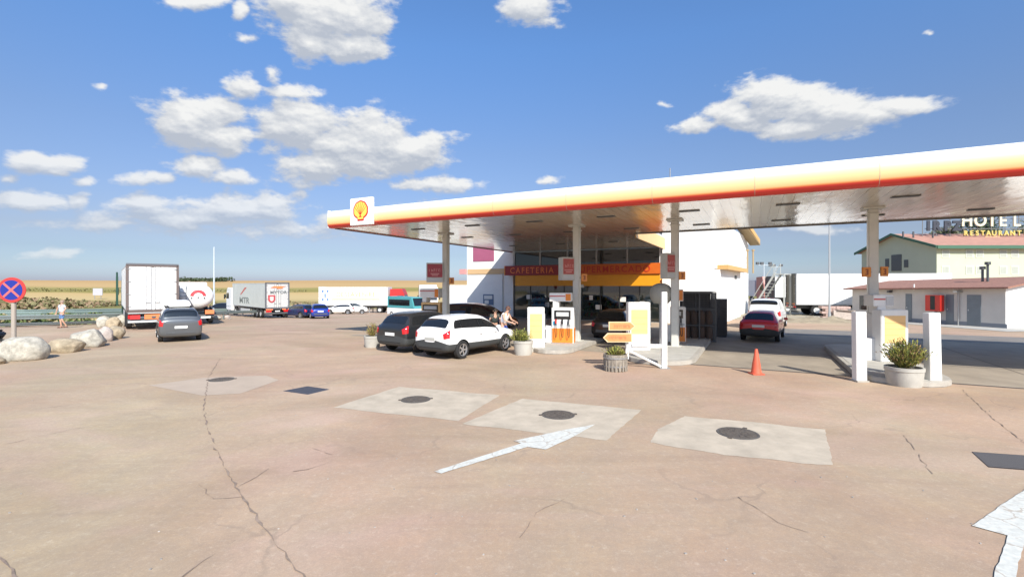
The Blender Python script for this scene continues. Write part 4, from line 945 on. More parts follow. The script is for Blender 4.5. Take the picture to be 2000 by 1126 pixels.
    panel('rear_window', glass_d, 2.02 if shape not in ('van', 'mpv') else 2.05, 3.02, 6.12, 9.88, 8, 10, .008, rear_sh)
    panel('windscreen', glass_d, 6.25, 6.92, 6.4, 9.6, 6, 10, .008)
    se = 3.12 if shape == 'suv' else (2.95 if shape == 'hatch' else 2.9)
    for sgn in (0, 1):
        def f(t_): return t_ if sgn == 0 else 16 - t_
        sp = [(se, 3.95), (3.955, 5.22), (5.225, 6.72)] if sidewin else [(5.28, 6.62)]
        for a_, b_ in sp:
            def shp(u, v, s, tt, a_=a_, b_=b_):
                if a_ == se: return (lerp(s, b_, (1 - u) * .55 * v * v + (1 - u) * .35 * (1 - v) ** 2 * 0), tt)
                return (s, tt)
            panel('side_window', glass_d, a_, b_, f(5.10), f(5.90), 6, 4, .007, shp)
        panel('taillight', tail, .30, 2.35, f(tl[0]), f(tl[1]), 4, 3, .010, lambda u, v, s, tt: (lerp(s, 1.2, .3 * (1 - v) * u), tt))
        panel('headlight', lamp_w, 8.3, 9.5, f(3.5), f(4.8), 4, 3, .010)
        mi_ = MB(); mi_.box(((-1) ** sgn * (st[5][4] + .10), st[7][0] - .32, st[6][2] + .10), (.2, .10, .13)); mi_.build('mirror', pm, t, bevel=.03)
        panel('door_seam', arch, 5.215, 5.235, f(2.6), f(5.1), 1, 6, .004); 
        h_ = MB()
        for yy in (-.28, .62): h_.box(((-1) ** sgn * (st[5][4] + .012), yy, st[5][2] - .12), (.03, .16, .03))
        h_.build('door_handle', pm, t)
    yr = st[0][0]
    q = MB(); q.box((0, yr - .018, st[0][1] + .30), (.52, .014, .115)); q.build('number_plate', plate_g if shape == 'suv' and pm == pw else plate, t)
    q = MB(); q.b2(-.62, .62, yr - .016, yr + .3, st[0][1] - .03, st[0][1] + .14); q.build('bumper', bumper or clad or dgrey, t, bevel=.03)
    q = MB(); q.b2(-.3, .3, yr + .36, yr + .5, st[3][3] - .02, st[3][3] + .02); 
    return t
def place(pxr, pyr, hx, hy, halfL):         # rear bumper centre pixel -> car centre
    x, y, z = g3(pxr, pyr); h = Vector((hx, hy)).normalized(); cx, cy = x + h.x * halfL, y + h.y * halfL
    return (cx, cy, gz(cx, cy)), -atan2(hx, hy)
pw = paint('white', (.80, .80, .78)); pk = paint('charcoal', (.022, .024, .026), .2); ps = paint('silver_grey', (.13, .14, .15), .5, .3); pr = paint('red', (.62, .016, .025)); pb = paint('blue', (.012, .04, .28), .2)
clad = mat('cladding_grey', (.045, .048, .048), .7)
suv = make_car('suv_car', 'white SUV with grey lower cladding parked beside the pump island', 'car', 'suv', pw, (-1.72, 18.75, 0), -atan2(.594, .804), .98, clad=clad)
bsu = make_car('suv_car', 'black SUV parked left of the white SUV', 'car', 'suv', pk, (-3.62, 20.4, 0), -atan2(.56, .83), 1.0, clad=clad)
for o in ALLCH(bsu):
    if o.name.startswith('headlight'): pass
l_, r_ = place(354, 668, -.80, 1, 2.13)
mp_ = make_car('family_car', 'silver grey family car with white roof box seen from behind', 'car', 'mpv', ps, l_, r_, .96)
q = MB(); q.box((0, -.35, 1.86), (.95, 1.9, .30), taper=.86); q.build('roof_box', white, mp_, bevel=.05)
q = MB(); q.b2(-.6, .6, -.9, -.85, 1.66, 1.72); q.b2(-.6, .6, .3, .35, 1.66, 1.72); q.build('roof_bars', black, mp_)
l_, r_ = place(1481, 668, .56, .83, 1.97)
rc = make_car('hatchback_car', 'red hatchback stopped in the lane beside the building', 'car', 'hatch', pr, l_, r_, 1.0, R=.31, clad=clad)
l_, r_ = place(1492, 643, .58, .82, 2.03)
vn = make_car('small_van', 'white small van right ahead of the red hatchback', 'van', 'van', pw, l_, r_, 1.0)
l_, r_ = place(1190, 669, .44, .89, 2.0)
dk = make_car('hatchback_car', 'dark car with lit red lamp between the two pump islands', 'car', 'hatch', paint('dark_brown', (.02, .015, .014), .2), l_, r_, 1.05, R=.32)
l_, r_ = place(626, 622, -.55, 1, 2.0)
bc = make_car('hatchback_car', 'bright blue car near the white trailer', 'car', 'hatch', pb, l_, r_, 1.05)
def carat(name, label, shape, pm, px, d, hx, hy, sc=1.0, cat='car', **k):
    x = dx(px, d); return make_car(name, label, cat, shape, pm, (x, d, gz(x, d)), -atan2(hx, hy), sc, **k)
carat('hatchback_car', 'dark navy car just right of the grey curtain trailer', 'hatch', paint('navy', (.01, .025, .09), .2), 584, 50, -1, .5, 1.0)
carat('hatchback_car', 'small white car left of two under the white trailer lettering', 'hatch', pw, 664, 66, -1, -.15, 1.0)
carat('small_van', 'small white van parked right of the small white car before the trailer', 'van', pw, 690, 67, 1, .3, .95, 'van')
carat('family_car', 'dark car parked behind the white SUV against the shop wall', 'mpv', paint('maroon_black', (.03, .008, .010), .2), 935, 26.5, 1, -.35, 1.0)
carat('hatchback_car', 'pale blue grey car left of the shop corner behind the white SUV', 'hatch', paint('pale_blue', (.22, .29, .34), .4), 893, 33, .9, .5, 1.05)
carat('hatchback_car', 'black car far behind the trucks by the tanker', 'hatch', paint('black', (.012, .012, .012)), 432, 62, -1, .1, 1.1)

# ------------------------------------------------------------------ trucks
lampm = mat('orange_marker', (.75, .22, .08), .4); tanm = mat('curtain_pale', (.58, .60, .55), .6, var=.08, vs=1); greyc = mat('rear_door_grey', (.50, .49, .47), .55, var=.08, vs=2)
trw = mat('trailer_white', (.80, .80, .78), .45, var=.05, vs=1.5)
def truck_wheel(t, x, y, R=.5, name='wheel'):
    q = MB(); q.lathe([(.001, -.02), (R * .5, -.02), (R * .55, -.13), (R * .93, -.14), (R, -.1), (R, .1), (R * .93, .14), (R * .55, .13), (R * .5, .06), (.001, .06)], n=20, axis='X', closed=False)
    o = q.build(name, rubber, t, loc=(x, y, R), rz=0 if x > 0 else pi, smooth=True)
    q = MB(); q.lathe([(.001, .10), (R * .2, .10), (R * .25, .07), (R * .52, .075), (R * .54, .12)], n=16, axis='X', closed=False); q.build('rim', lgrey, o, smooth=True)
def trailer(t, L, W_, z0, z1, side, door, frame, ybase=0, axles=3, plates=True, marks=True):
    """box trailer: local +Y forward, rear face at y = ybase"""
    q = MB(); q.b2(-W_ / 2, W_ / 2, ybase + .06, ybase + L, z0, z1); q.build('cargo_box', side, t, bevel=.01)
    q = MB()
    for s_ in (-1, 1): q.box((s_ * (W_ / 2 - .05), ybase + .02, (z0 + z1) / 2), (.14, .10, z1 - z0 + .08))
    q.b2(-W_ / 2 + .021, W_ / 2 - .021, ybase - .03, ybase + .08, z1 - .08, z1 + .06); q.b2(-W_ / 2 + .021, W_ / 2 - .021, ybase - .03, ybase + .07, z0 - .10, z0 + .06); q.build('rear_frame', frame, t)
    for s_ in (-1, 1):
        q = MB(); q.box((s_ * (W_ / 4 - .02), ybase + .03, (z0 + z1) / 2), (W_ / 2 - .14, .05, z1 - z0 - .16)); d_ = q.build('rear_door', door, t, bevel=.008)
        q = MB()
        for xx in (.10, .34): q.cyl((s_ * xx, ybase - .02, z0 + .08), (s_ * xx, ybase - .02, z1 - .1), .016, n=6)
        q.box((s_ * .22, ybase - .02, z0 + .5), (.24, .03, .05))
        for k in range(4): q.box((s_ * (W_ / 2 - .12), ybase - .015, lerp(z0 + .25, z1 - .25, k / 3)), (.22, .03, .05))
        q.build('lock_bars', grey_met, d_)
    q = MB()
    for s_ in (-1, 1):
        for k in range(1, int(L / 1.2)): q.b2(s_ * W_ / 2 - .004, s_ * W_ / 2 + .004, ybase + k * 1.2 - .012, ybase + k * 1.2 + .012, z0 + .1, z1 - .12)
        q.b2(s_ * W_ / 2 - .006, s_ * W_ / 2 + .006, ybase + .1, ybase + L - .02, z0 + .02, z0 + .09); q.b2(s_ * W_ / 2 - .006, s_ * W_ / 2 + .006, ybase + .1, ybase + L - .02, z1 - .09, z1 - .02)
    q.build('side_rails', lgrey, t)
    q = MB(); q.b2(-.5, .5, ybase + .3, ybase + L - .3, z0 - .35, z0 - .001); q.b2(-W_ / 2 + .05, W_ / 2 - .05, ybase + .25, ybase + .4, z0 - .72, z0 - .55); q.build('chassis', dgrey, t)
    q = MB(); q.b2(-W_ / 2 + .05, W_ / 2 - .05, ybase + .02, ybase + .12, .48, .66); q.build('bumper', dgrey, t)
    for s_ in (-1, 1):
        q = MB(); q.b2(s_ * (W_ / 2 - .35) - .27, s_ * (W_ / 2 - .35) + .27, ybase - .02, ybase + .018, .70, .92); q.build('taillight', tail, t)
        if marks: q = MB(); q.b2(s_ * (W_ / 2 - .42) - .36, s_ * (W_ / 2 - .42) + .36, ybase - .03, ybase + .02, .93, 1.07); q.build('marker_board', lampm, t)
        for k in range(axles): truck_wheel(t, s_ * (W_ / 2 - .17), ybase + 1.7 + k * 1.3)
        q = MB(); q.b2(s_ * (W_ / 2 - .07) - .02, s_ * (W_ / 2 - .07) + .02, ybase + 5.6, ybase + L - 3.2, .5, z0 - .25); q.build('side_guard', lgrey, t)
        q = MB(); q.b2(s_ * .9 - .06, s_ * .9 + .06, ybase + L - 3.0, ybase + L - 2.85, 0, z0 - .3); q.build('landing_leg', grey_met, t)
    if plates: q = MB(); q.box((0, ybase - .015, .80), (.52, .02, .12)); q.build('number_plate', plate, t)
def cab(t, y0, W_, cm, h=3.5, low=None, L=2.2, glassm=glass_d, stack=False):
    """tractor cab: rear of cab at y0, front at y0+L"""
    q = MB(); q.prism([(y0, .95), (y0 + L, .95), (y0 + L + .04, 1.9), (y0 + L - .12, 2.9), (y0 + L - .5, h), (y0, h - .05)], 'X', -W_ / 2, W_ / 2); q.build('cab', cm, t, bevel=.04)
    q = MB(); q.prism([(y0 + .1, .45), (y0 + L + .05, .45), (y0 + L + .08, .949), (y0 + .1, .949)], 'X', -W_ / 2 + .02, W_ / 2 - .02); q.build('lower_cab', low or cm, t, bevel=.03)
    q = MB(); q.prism([(y0 + L + .045, 1.86), (y0 + L + .06, 1.86), (y0 + L - .10, 2.78), (y0 + L - .115, 2.78)], 'X', -W_ / 2 + .12, W_ / 2 - .12); q.build('windscreen', glassm, t)
    for s_ in (-1, 1):
        q = MB(); q.prism([(y0 + L - 1.15, 1.95), (y0 + L - .12, 1.95), (y0 + L - .25, 2.7), (y0 + L - 1.15, 2.7)], 'X', s_ * (W_ / 2 + .004) - .003, s_ * (W_ / 2 + .004) + .003); q.build('side_window', glassm, t)
        q = MB(); q.box((s_ * (W_ / 2 + .22), y0 + L - .02, 2.2), (.14, .10, .62)); q.cyl((s_ * (W_ / 2 + .2), y0 + L - .05, 2.5), (s_ * W_ / 2, y0 + L - .1, 2.5), .02, n=5); q.build('mirror', black, t)
        q = MB(); q.b2(s_ * .85 - .22, s_ * .85 + .22, y0 + L + .081, y0 + L + .10, .62, .82); q.build('headlight', lamp_w, t)
        truck_wheel(t, s_ * (W_ / 2 - .17), y0 + L - .9)
        truck_wheel(t, s_ * (W_ / 2 - .17), y0 - 1.6)
    q = MB(); q.b2(-.9, .9, y0 + L + .05, y0 + L + .075, 1.0, 1.6); q.build('grille', dgrey, t)
def truck(name, label, px, py, hx, hy, cat='truck', dshift=0):
    x, y, z = g3(px, py); return thing(name, label, cat, (x, y, z), -atan2(hx, hy))

# truck 1: white reefer, green tractor
t1 = truck('articulated_truck', 'white box lorry with dark rear frame and green cab left of the silver car', 299, 643, -.858, 1)
brown = mat('rear_frame_brown', (.13, .10, .09), .5); steelr = mat('rear_frame_steel', (.15, .155, .17), .4, .3)
trailer(t1, 12.5, 2.56, 1.16, 3.93, trw, trw, brown, plates=False, marks=False)
cab(t1, 13.4, 2.5, mat('truck_green', (.02, .10, .06), .4), 3.5)
q = MB(); q.b2(-1.28, 1.28, -.045, .04, 3.94, 4.03); q.build('top_rail', steelr, t1)
q = MB(); q.b2(-1.2, 1.2, -.02, .10, 1.0, 1.08); q.build('rear_ramp_edge', lgrey, t1)
q = MB(); q.b2(-1.1, -.62, -.06, .0, .66, .92); q.build('red_reflector', mat('reflector_red', (.5, .03, .03), .5), t1)
q = MB(); q.b2(-.42, .42, -.06, .0, .64, .94); q.build('orange_board', lampm, t1)
q = MB(); q.b2(-1.2, 1.2, -.1, -.03, .46, .58); q.build('bumper_bar', lgrey, t1)
q = MB(); q.b2(-1.62, -1.47, 12.9, 13.1, 1.1, 3.4); q.cyl((-1.55, 13, 3.4), (-1.55, 13, 3.75), .06, n=8); q.build('exhaust_stack', mat('truck_green_dark', (.015, .06, .04), .4), t1)
# tanker
tk = truck('tanker_truck', 'white road tanker with red arch emblem parked beyond the silver car', 383, 634, -.72, 1)
q = MB()
def tz(z): return z
pr_ = [(.001, -.28), (.45, -.25), (.85, -.14), (1.05, .02), (1.12, .2), (1.12, 9.8), (1.0, 10.0), (.6, 10.15), (.001, 10.2)]
q.lathe(pr_, c=(0, 0, 2.12), n=36, axis='Y', sy=.84, closed=False); q.build('tank', trw, tk, smooth=True)
q = MB(); q.b2(-.5, .5, .4, 9.8, .95, 1.3); q.b2(-1.1, 1.1, .1, .22, .55, .75); q.build('chassis', dgrey, tk)
q = MB(); q.b2(-1.15, -1.05, .3, 4.5, .6, 1.2); q.b2(1.05, 1.15, .3, 4.5, .6, 1.2); q.b2(-1.05, -.3, .02, .09, .7, 1.25); q.build('skirt', mat('skirt_bluegrey', (.25, .28, .32), .5), tk)
emb = MB()
def ring(mb, c, r0, r1, a0, a1, y, n=16):
    vs = []
    for k in range(n + 1): a = lerp(a0, a1, k / n); vs += [(c[0] + r0 * cos(a), y + (c[0] + r0 * cos(a)) ** 2 * .18 + (r0 * sin(a)) ** 2 * .16, c[1] + r0 * sin(a)), (c[0] + r1 * cos(a), y + (c[0] + r1 * cos(a)) ** 2 * .18 + (r1 * sin(a)) ** 2 * .16, c[1] + r1 * sin(a))]
    mb.add(vs, [(2 * k, 2 * k + 1, 2 * k + 3, 2 * k + 2) for k in range(n)])
ring(emb, (.12, 2.08), .30, .50, radians(8), radians(172), -.32); emb.build('red_arch_emblem', mat('emblem_red', (.62, .06, .07), .4), tk)
emb = MB()
for x_, z_ in ((-.28, 1.98), (.12, 2.02), (.50, 1.98)): emb.lathe([(.001, 0), (.055, 0)], c=(x_, -.30 + x_ * x_ * .12, z_), n=10, axis='Y', closed=False)
emb.build('emblem_dots', dgrey, tk)
q = MB(); q.b2(.55, 1.12, -.1, 0, .78, 1.08); q.build('orange_board', lampm, tk)
q = MB(); q.b2(.3, .9, -.12, -.04, .48, .62); q.build('number_plate', plate, tk)
for s_ in (-1, 1):
    for k in range(3): truck_wheel(tk, s_ * .98, 1.5 + k * 1.3, .48)
q = MB(); q.cyl((-1.0, -.2, .8), (-1.0, -.2, 2.9), .03, n=6); q.cyl((-.6, -.2, .8), (-.6, -.2, 2.9), .03, n=6)
for k in range(7): q.cyl((-1.0, -.2, 1.0 + k * .28), (-.6, -.2, 1.0 + k * .28), .02, n=6)
q.build('ladder', grey_met, tk)
cab(tk, 10.6, 2.4, trw, 3.2)
# curtain trailer truck with grey rear
t2 = truck('curtain_truck', 'curtain sided lorry with grey rear doors, orange flash and red shield', 542, 621, -1.02, 1)
t2.scale = (.92, .92, .92)
trailer(t2, 12.2, 2.55, 1.15, 3.95, tanm, greyc, steelr)
cab(t2, 12.9, 2.45, trw, 3.4)
q = MB(); q.prism([(-.75, 3.42), (-.35, 3.62), (.95, 3.60), (.45, 3.46), (.62, 3.34), (.0, 3.30), (-.15, 3.42)], 'Y', -.035, -.028); q.build('orange_flash', lampm, t2)
text('rear_lettering', 'MYTOR', .42, mat('letter_grey', (.12, .14, .15), .5), t2, (.1, -.035, 2.78), ext=.004, sx=1.25, bold=.006)
def shield(w, h, cx, cz): return [(cx - w, cz + h), (cx + w, cz + h), (cx + w, cz - h * .3), (cx + w * .6, cz - h * .8), (cx, cz - h), (cx - w * .6, cz - h * .8), (cx - w, cz - h * .3)]
q = MB(); q.prism(shield(.38, .42, -.62, 2.18), 'Y', -.034, -.03); q.build('shield', mat('shield_red', (.42, .05, .06), .5), t2)
q = MB(); q.prism(shield(.20, .27, -.62, 2.18), 'Y', -.038, -.0345); q.build('shield_inner', mat('shield_pink', (.75, .48, .45), .5), t2)
q = MB(); q.prism([(7.2, 3.45), (6.4, 3.45), (8.6, 2.55), (9.0, 2.55)], 'X', -1.285, -1.280); q.build('side_flash', mat('shield_red2', (.55, .16, .13), .5), t2)
text('side_lettering', 'MTR', 1.0, mat('letter_midgrey', (.22, .24, .22), .5), t2, (-1.285, 7.4, 1.55), rot=(radians(90), 0, radians(-90)), ext=.004, sx=1.9, bold=.02)
for k in range(6): pass
# long white trailer and red cab facing right
d3 = 73.5
x0 = dx(629, d3); t3 = thing('articulated_truck', 'long white trailer with pale yellow lettering and red cab', 'truck', (x0, d3, gz(x0 + 5, d3)), radians(-90))
trailer(t3, 10.6, 2.5, 1.15, 4.0, trw, trw, lgrey)
cab(t3, 10.9, 2.4, mat('truck_red', (.50, .03, .03), .4), 3.75, mat('truck_red_low', (.55, .04, .04), .4), L=2.3)
yl = mat('letter_pale_yellow', (.52, .40, .16), .5)
text('trailer_lettering', 'DESEAVENIRE', .95, yl, t3, (1.262, 5.7, 2.55), rot=(radians(90), 0, radians(90)), ext=.004, sx=1.05, bold=.01)
q = MB(); q.b2(1.252, 1.262, 2.0, 9.4, 2.02, 2.2); q.build('yellow_line', yl, t3)
q = MB()
for y_, z_ in ((.6, 3.35), (1.35, 3.35), (.6, 2.1), (1.35, 2.1)): q.b2(1.252, 1.264, y_ - .16, y_ + .16, z_ - .14, z_ + .14)
q.b2(1.252, 1.264, .87, 1.08, 2.4, 3.0); q.build('blue_squares', mat('square_blue', (.05, .16, .45), .5), t3)
# teal and white coach front
d4 = 52; x0 = dx(795, d4); t4 = thing('minibus', 'teal and white minibus with dark windscreen beyond the black car', 'minibus', (x0, d4, gz(x0, d4)), radians(-130))
teal = mat('minibus_teal', (.08, .32, .34), .4)
q = MB(); q.prism([(-3, 1.25), (2.85, 1.25), (2.7, 1.6), (2.3, 2.7), (-3, 2.8)], 'X', -1.05, 1.05); q.build('upper_body', teal, t4, bevel=.06)
q = MB(); q.prism([(-3, .35), (3.1, .35), (3.15, .9), (2.9, 1.248), (-3, 1.248)], 'X', -1.07, 1.07); q.build('lower_body', trw, t4, bevel=.05)
q = MB(); q.prism([(2.74, 1.62), (2.72, 1.6), (2.36, 2.58), (2.38, 2.6)], 'X', -.9, .9); q.build('windscreen', glass_d, t4)
t4.scale = (.82, .82, .82)
for s_ in (-1, 1):
    q = MB(); q.b2(s_ * 1.055 - .005, s_ * 1.055 + .005, -2.6, 1.9, 1.6, 2.4); q.build('side_window', glass_d, t4)
    for y_ in (-2, 2): truck_wheel(t4, s_ * .95, y_, .38)
    q = MB(); q.b2(s_ * .75 - .18, s_ * .75 + .18, 3.0, 3.16, .85, 1.05); q.build('headlight', lamp_w, t4)
# white truck cab behind it
x0 = dx(826, 62); t5 = thing('parked_truck', 'white lorry cab between the minibus and the leftmost column', 'truck', (x0, 66, gz(x0, 62)), radians(-168))
cab(t5, 0, 2.45, trw, 3.6); q = MB(); q.b2(-1.2, 1.2, -9, -.6, 1.1, 3.9); q.build('cargo_box', trw, t5); q = MB(); q.b2(-.4, .4, -9, 1.5, .7, 1.05); q.build('chassis', dgrey, t5)
# pale trailer seen left of the shop wall
x0 = dx(868, 58); t6 = thing('white_trailer', 'long white trailer seen between the leftmost column and the shop wall', 'trailer', (x0, 58, gz(x0, 58)), radians(-90))
trailer(t6, 12.5, 2.5, 1.2, 3.75, trw, trw, lgrey)
# right side trailers
t7 = thing('white_trailer', 'long white trailer with dark rear frame before the hotel building', 'trailer', (25.2, 42.6, 0), -atan2(11.3, -2.6))
trailer(t7, 11.6, 2.5, .95, 3.66, trw, mat('rear_door_olive', (.16, .15, .12), .7, var=.15), dgrey)
t8 = thing('white_trailer', 'shorter visible white trailer behind and left of the long one', 'trailer', (dx(1512, 60), 61, 0), -atan2(9, -.6))
trailer(t8, 13, 2.5, 1.1, 3.75, trw, mat('rear_door_brown', (.12, .09, .08), .7), dgrey)
t9 = thing('parked_truck', 'small red and white lorry glimpsed above the white van', 'truck', (dx(1492, 70), 70, 0), radians(180))
cab(t9, 0, 2.3, mat('cab_faded_red', (.50, .22, .18), .5), 3.9); q = MB(); q.b2(-1.1, 1.1, -6, -.5, 1.0, 3.4); q.build('cargo_box', trw, t9)

# steel stair at the end of the building
ss = thing('steel_stair', 'grey steel outside stair at the back corner of the white building', 'stair', (dx(1462, 44), 44, 0), radians(-55))
q = MB()
for s_ in (0, 1.2):
    q.prism([(0, 0), (.15, 0), (2.4, 3.6), (2.2, 3.6)], 'Y', s_, s_ + .05)
    q.cyl((.1, s_, 1.0), (2.3, s_, 4.6), .03, n=6); q.cyl((2.3, s_, 3.4), (2.3, s_, 4.6), .03, n=6)
for k in range(12): q.b2(.1 + k * .19, .36 + k * .19, .051, 1.2, .28 + k * .28, .31 + k * .28)
q.b2(2.2, 3.2, 0, 1.25, 3.6, 3.68); q.b2(3.1, 3.2, 0, .1, 0, 3.6); q.b2(3.1, 3.2, 1.15, 1.25, 0, 3.6); q.build('flight', mat('stair_grey', (.42, .43, .40), .6), ss)

# ------------------------------------------------------------------ low building, green building, hotel sign
lb = thing('low_building', 'long low building with terracotta roof and blue grey doors', 'building', (0, 0, 0))
A = Vector((27.6, 38.2, 0)); B = Vector((30.5, 29.1, 0)); C_ = B + Vector((8.5, 2.2, 0)); D_ = A + (C_ - B)
grw = mat('low_building_shaded_wall', (.58, .55, .50), .85, var=.08, vs=1.2, bump=.1)  # greyer than the white end wall: shade is put into this colour
hL, hR = 2.38, 2.55
mb = MB(); mb.add([(A.x, A.y, 0), (B.x, B.y, 0), (B.x, B.y, hR), (A.x, A.y, hL), (D_.x, D_.y, 0), (C_.x, C_.y, 0), (C_.x, C_.y, hR), (D_.x, D_.y, hL)], [(0, 1, 2, 3), (4, 5, 6, 7), (0, 3, 7, 4)]); mb.build('wall', grw, lb)
Rm = (B + C_) / 2; Ra = (A + D_) / 2; hr = 3.2
mb = MB(); mb.add([tuple(B), tuple(C_), (C_.x, C_.y, hR), (Rm.x, Rm.y, hr - .06), (B.x, B.y, hR)], [(0, 1, 2, 3, 4)]); mb.build('end_wall', white_wall, lb)
oB = (B - A).normalized(); oF = (B - C_).normalized()
def P3(p, z): return (p.x, p.y, z)
e0 = A - oB * .4 + oF * .45; e1x = B + oB * .35 + oF * .45; r0 = Ra - oB * .4; r1 = Rm + oB * .35; f0 = D_ - oB * .4 - oF * .45; f1 = C_ + oB * .35 - oF * .45
mb = MB()
for z_ in (0, .10): mb.add([P3(e0, hL - .08 + z_), P3(e1x, hR - .08 + z_), P3(r1, hr + z_), P3(r0, hr - .25 + z_), P3(f0, hL - .08 + z_), P3(f1, hR - .08 + z_)], [(0, 1, 2, 3), (3, 2, 5, 4)])
mb.add([P3(e0, hL - .08), P3(e1x, hR - .08), P3(e1x, hR + .02), P3(e0, hL + .02), P3(r1, hr), P3(r1, hr + .1), P3(f1, hR - .08), P3(f1, hR + .02)], [(0, 1, 2, 3), (1, 4, 5, 2), (4, 6, 7, 5)])
mb.build('roof', rooftile, lb)
dm = mat('door_blue_grey', (.16, .19, .21), .5, var=.1)
def onwall(px):                     # parameter along A-B hit by the view ray of a photo column
    r = (px - 1000) / F; t_ = (r * A.y - A.x) / ((B.x - A.x) - r * (B.y - A.y)); return A.lerp(B, t_)
nrm = Vector((oB.y, -oB.x, 0)); nrm = nrm if nrm.dot(-A) > 0 else -nrm
def wallbox(px0, px1, z0, z1, name, m, off=.03, parent=lb):
    a, b = onwall(px0), onwall(px1); q = MB(); s_ = nrm * off
    q.add([P3(p, z) for z in (z0, z1) for p in (a + s_, b + s_, b - s_ * .5, a - s_ * .5)], [(0, 1, 5, 4), (4, 5, 6, 7), (3, 0, 4, 7), (1, 2, 6, 5), (0, 1, 2, 3)]); return q.build(name, m, parent)
for (p0, p1) in ((1769, 1781), (1848, 1863), (1889, 1916)):
    d_ = wallbox(p0, p1, .08, 2.05, 'door', dm); wallbox(p0 + 2, p0 + 3.5, 1.0, 1.1, 'handle', lgrey, .05, d_)
wallbox(1679, 1694, .75, 1.85, 'window', glass_d); wallbox(1653, 1967, .0, .28, 'plinth_band', mat('plinth_blue_grey', (.20, .22, .25), .7), .015)
dp = onwall(1873); q = MB(); q.cyl(P3(dp + nrm * .08, 0), P3(dp + nrm * .08, 2.3), .04, n=8); q.box(P3(dp + nrm * .15, 2.25), (.35, .3, .12)); q.build('downpipe', grey_met, lb)
dp = onwall(1740); q = MB(); q.box(P3(dp + nrm * .15, 2.2), (.25, .2, .16)); q.build('wall_lamp', dgrey, lb)
for px, hh in ((1877, .7), (1887, 1.0)):
    q = MB(); b_ = onwall(px) - nrm * 2.2; q.cyl(P3(b_, 2.9), P3(b_, 3.05 + hh), .07, n=8); q.cyl(P3(b_, 3.05 + hh), P3(b_, 3.25 + hh), .16, n=8); q.build('roof_vent', dgrey, lb)
q = MB(); b_ = onwall(1789) + nrm * .2; q.cyl(P3(b_, 2.3), P3(b_, 2.75), .05, n=6); q.build('roof_pipe', white, lb)
flat('footpath', [(A.x - 2.2, A.y + 2), (B.x - 2.0, B.y - 2.0), (C_.x + 6, C_.y - 2.4), (C_.x + 6, C_.y + 2), (B.x + 1, B.y + .5), (A.x + .5, A.y + 2)], concrete_l, .02)
# red machine by the low building
rm_ = thing('red_cabinet', 'red wall cabinet with dark middle on the low building behind the right post', 'cabinet', P3(onwall(1832) + nrm * .45, 0), atan2(nrm.x, -nrm.y))
q = MB(); q.b2(-.46, .46, -.1, .3, .9, 2.0); q.build('case', red, rm_, bevel=.02); q = MB(); q.b2(-.14, .14, -.115, -.101, 1.0, 1.95); q.build('dark_slot', black, rm_); q = MB(); q.b2(-.08, .08, -.05, .2, 0, .9); q.build('stand', grey_met, rm_)

gb = thing('hotel_building', 'pale green two storey hotel with low red tiled roof and green edging', 'building', (0, 0, 0))
gw = mat('pale_green_render', (.50, .53, .38), .85, var=.05, vs=.6); gy = mat('green_edging', (.05, .13, .08), .6)
X0, X1, Y0, Y1, ze, zr = 55.9, 96, 62.0, 75.3, 7.85, 10.0; Ym = (Y0 + Y1) / 2
mb = MB(); mb.add([(X0, Y0, -1), (X1, Y0, -1), (X1, Y0, ze), (X0, Y0, ze), (X0, Y1, -1), (X0, Y1, ze), (X0, Ym, zr - .05), (X1, Y1, -1), (X1, Y1, ze)], [(0, 1, 2, 3), (0, 3, 6, 5, 4), (4, 7, 8, 5), (1, 7, 8, 2)]); mb.build('wall', gw, gb)
mb = MB()
for z_ in (0, .12): mb.add([(X0 - .6, Y0 - .7, ze - .2 + z_), (X1, Y0 - .7, ze - .2 + z_), (X1, Ym, zr + z_), (X0 - .6, Ym, zr + z_), (X0 - .6, Y1 + .7, ze - .2 + z_), (X1, Y1 + .7, ze - .2 + z_)], [(0, 1, 2, 3), (3, 2, 5, 4)])
mb.build('roof', mat('hotel_roof_tile', (.42, .22, .16), .85, var=.2, vs=1.5), gb)
mb = MB(); mb.box(((X0 + X1) / 2, Y0 - .74, ze - .22), (X1 - X0 + 1.2, .14, .42))
for s_, ya_ in ((1, Y0 - .7), (-1, Y1 + .7)):
    a = Vector((X0 - .66, ya_, ze - .34)); b = Vector((X0 - .66, Ym, zr - .14)); u_ = Vector((0, 0, .34)); w__ = Vector((.08, 0, 0))
    mb.add([a - w__, a + w__, b + w__, b - w__, a - w__ + u_, a + w__ + u_, b + w__ + u_, b - w__ + u_], [(3, 2, 1, 0), (4, 5, 6, 7), (0, 1, 5, 4), (1, 2, 6, 5), (2, 3, 7, 6), (3, 0, 4, 7)])
mb.build('eave_edging', gy, gb)
wf = mat('window_frame_pale', (.62, .63, .55), .5); wg = mat('window_shade_pale', (.40, .42, .36), .4, var=.1)
for row, pyc in ((0, 495), (1, 527)):
    for px in (1847, 1893, 1913, 1959, 1982, 2030, 2050, 2090):
        x = dx(px, Y0); z = zz(pyc, Y0); q = MB(); q.b2(x - .5, x + .5, Y0 - .05, Y0 - .003, z - .55, z + .55); f_ = q.build('window', wf, gb); q = MB(); q.b2(x - .4, x + .4, Y0 - .065, Y0 - .052, z - .45, z + .45); q.build('pane', wg, f_)
for px, py0, py1, w in ((1751, 497, 529, .9), (1733, 505, 522, .35), (1770, 507, 522, .35)):
    y = X0 / ((px - 1000) / F); q = MB(); q.b2(X0 - .05, X0 - .003, y - w, y + w, zz(py1, y), zz(py0, y)); q.build('window', mat('gable_window_dark', (.06, .065, .07), .2), gb)
for px in (1764, 1784, 1822):
    q = MB(); x = dx(px, 66); q.cyl((x, 66, 9.3), (x, 66, zz(452, 66)), .12, n=6); q.build('roof_vent', dgrey, gb)

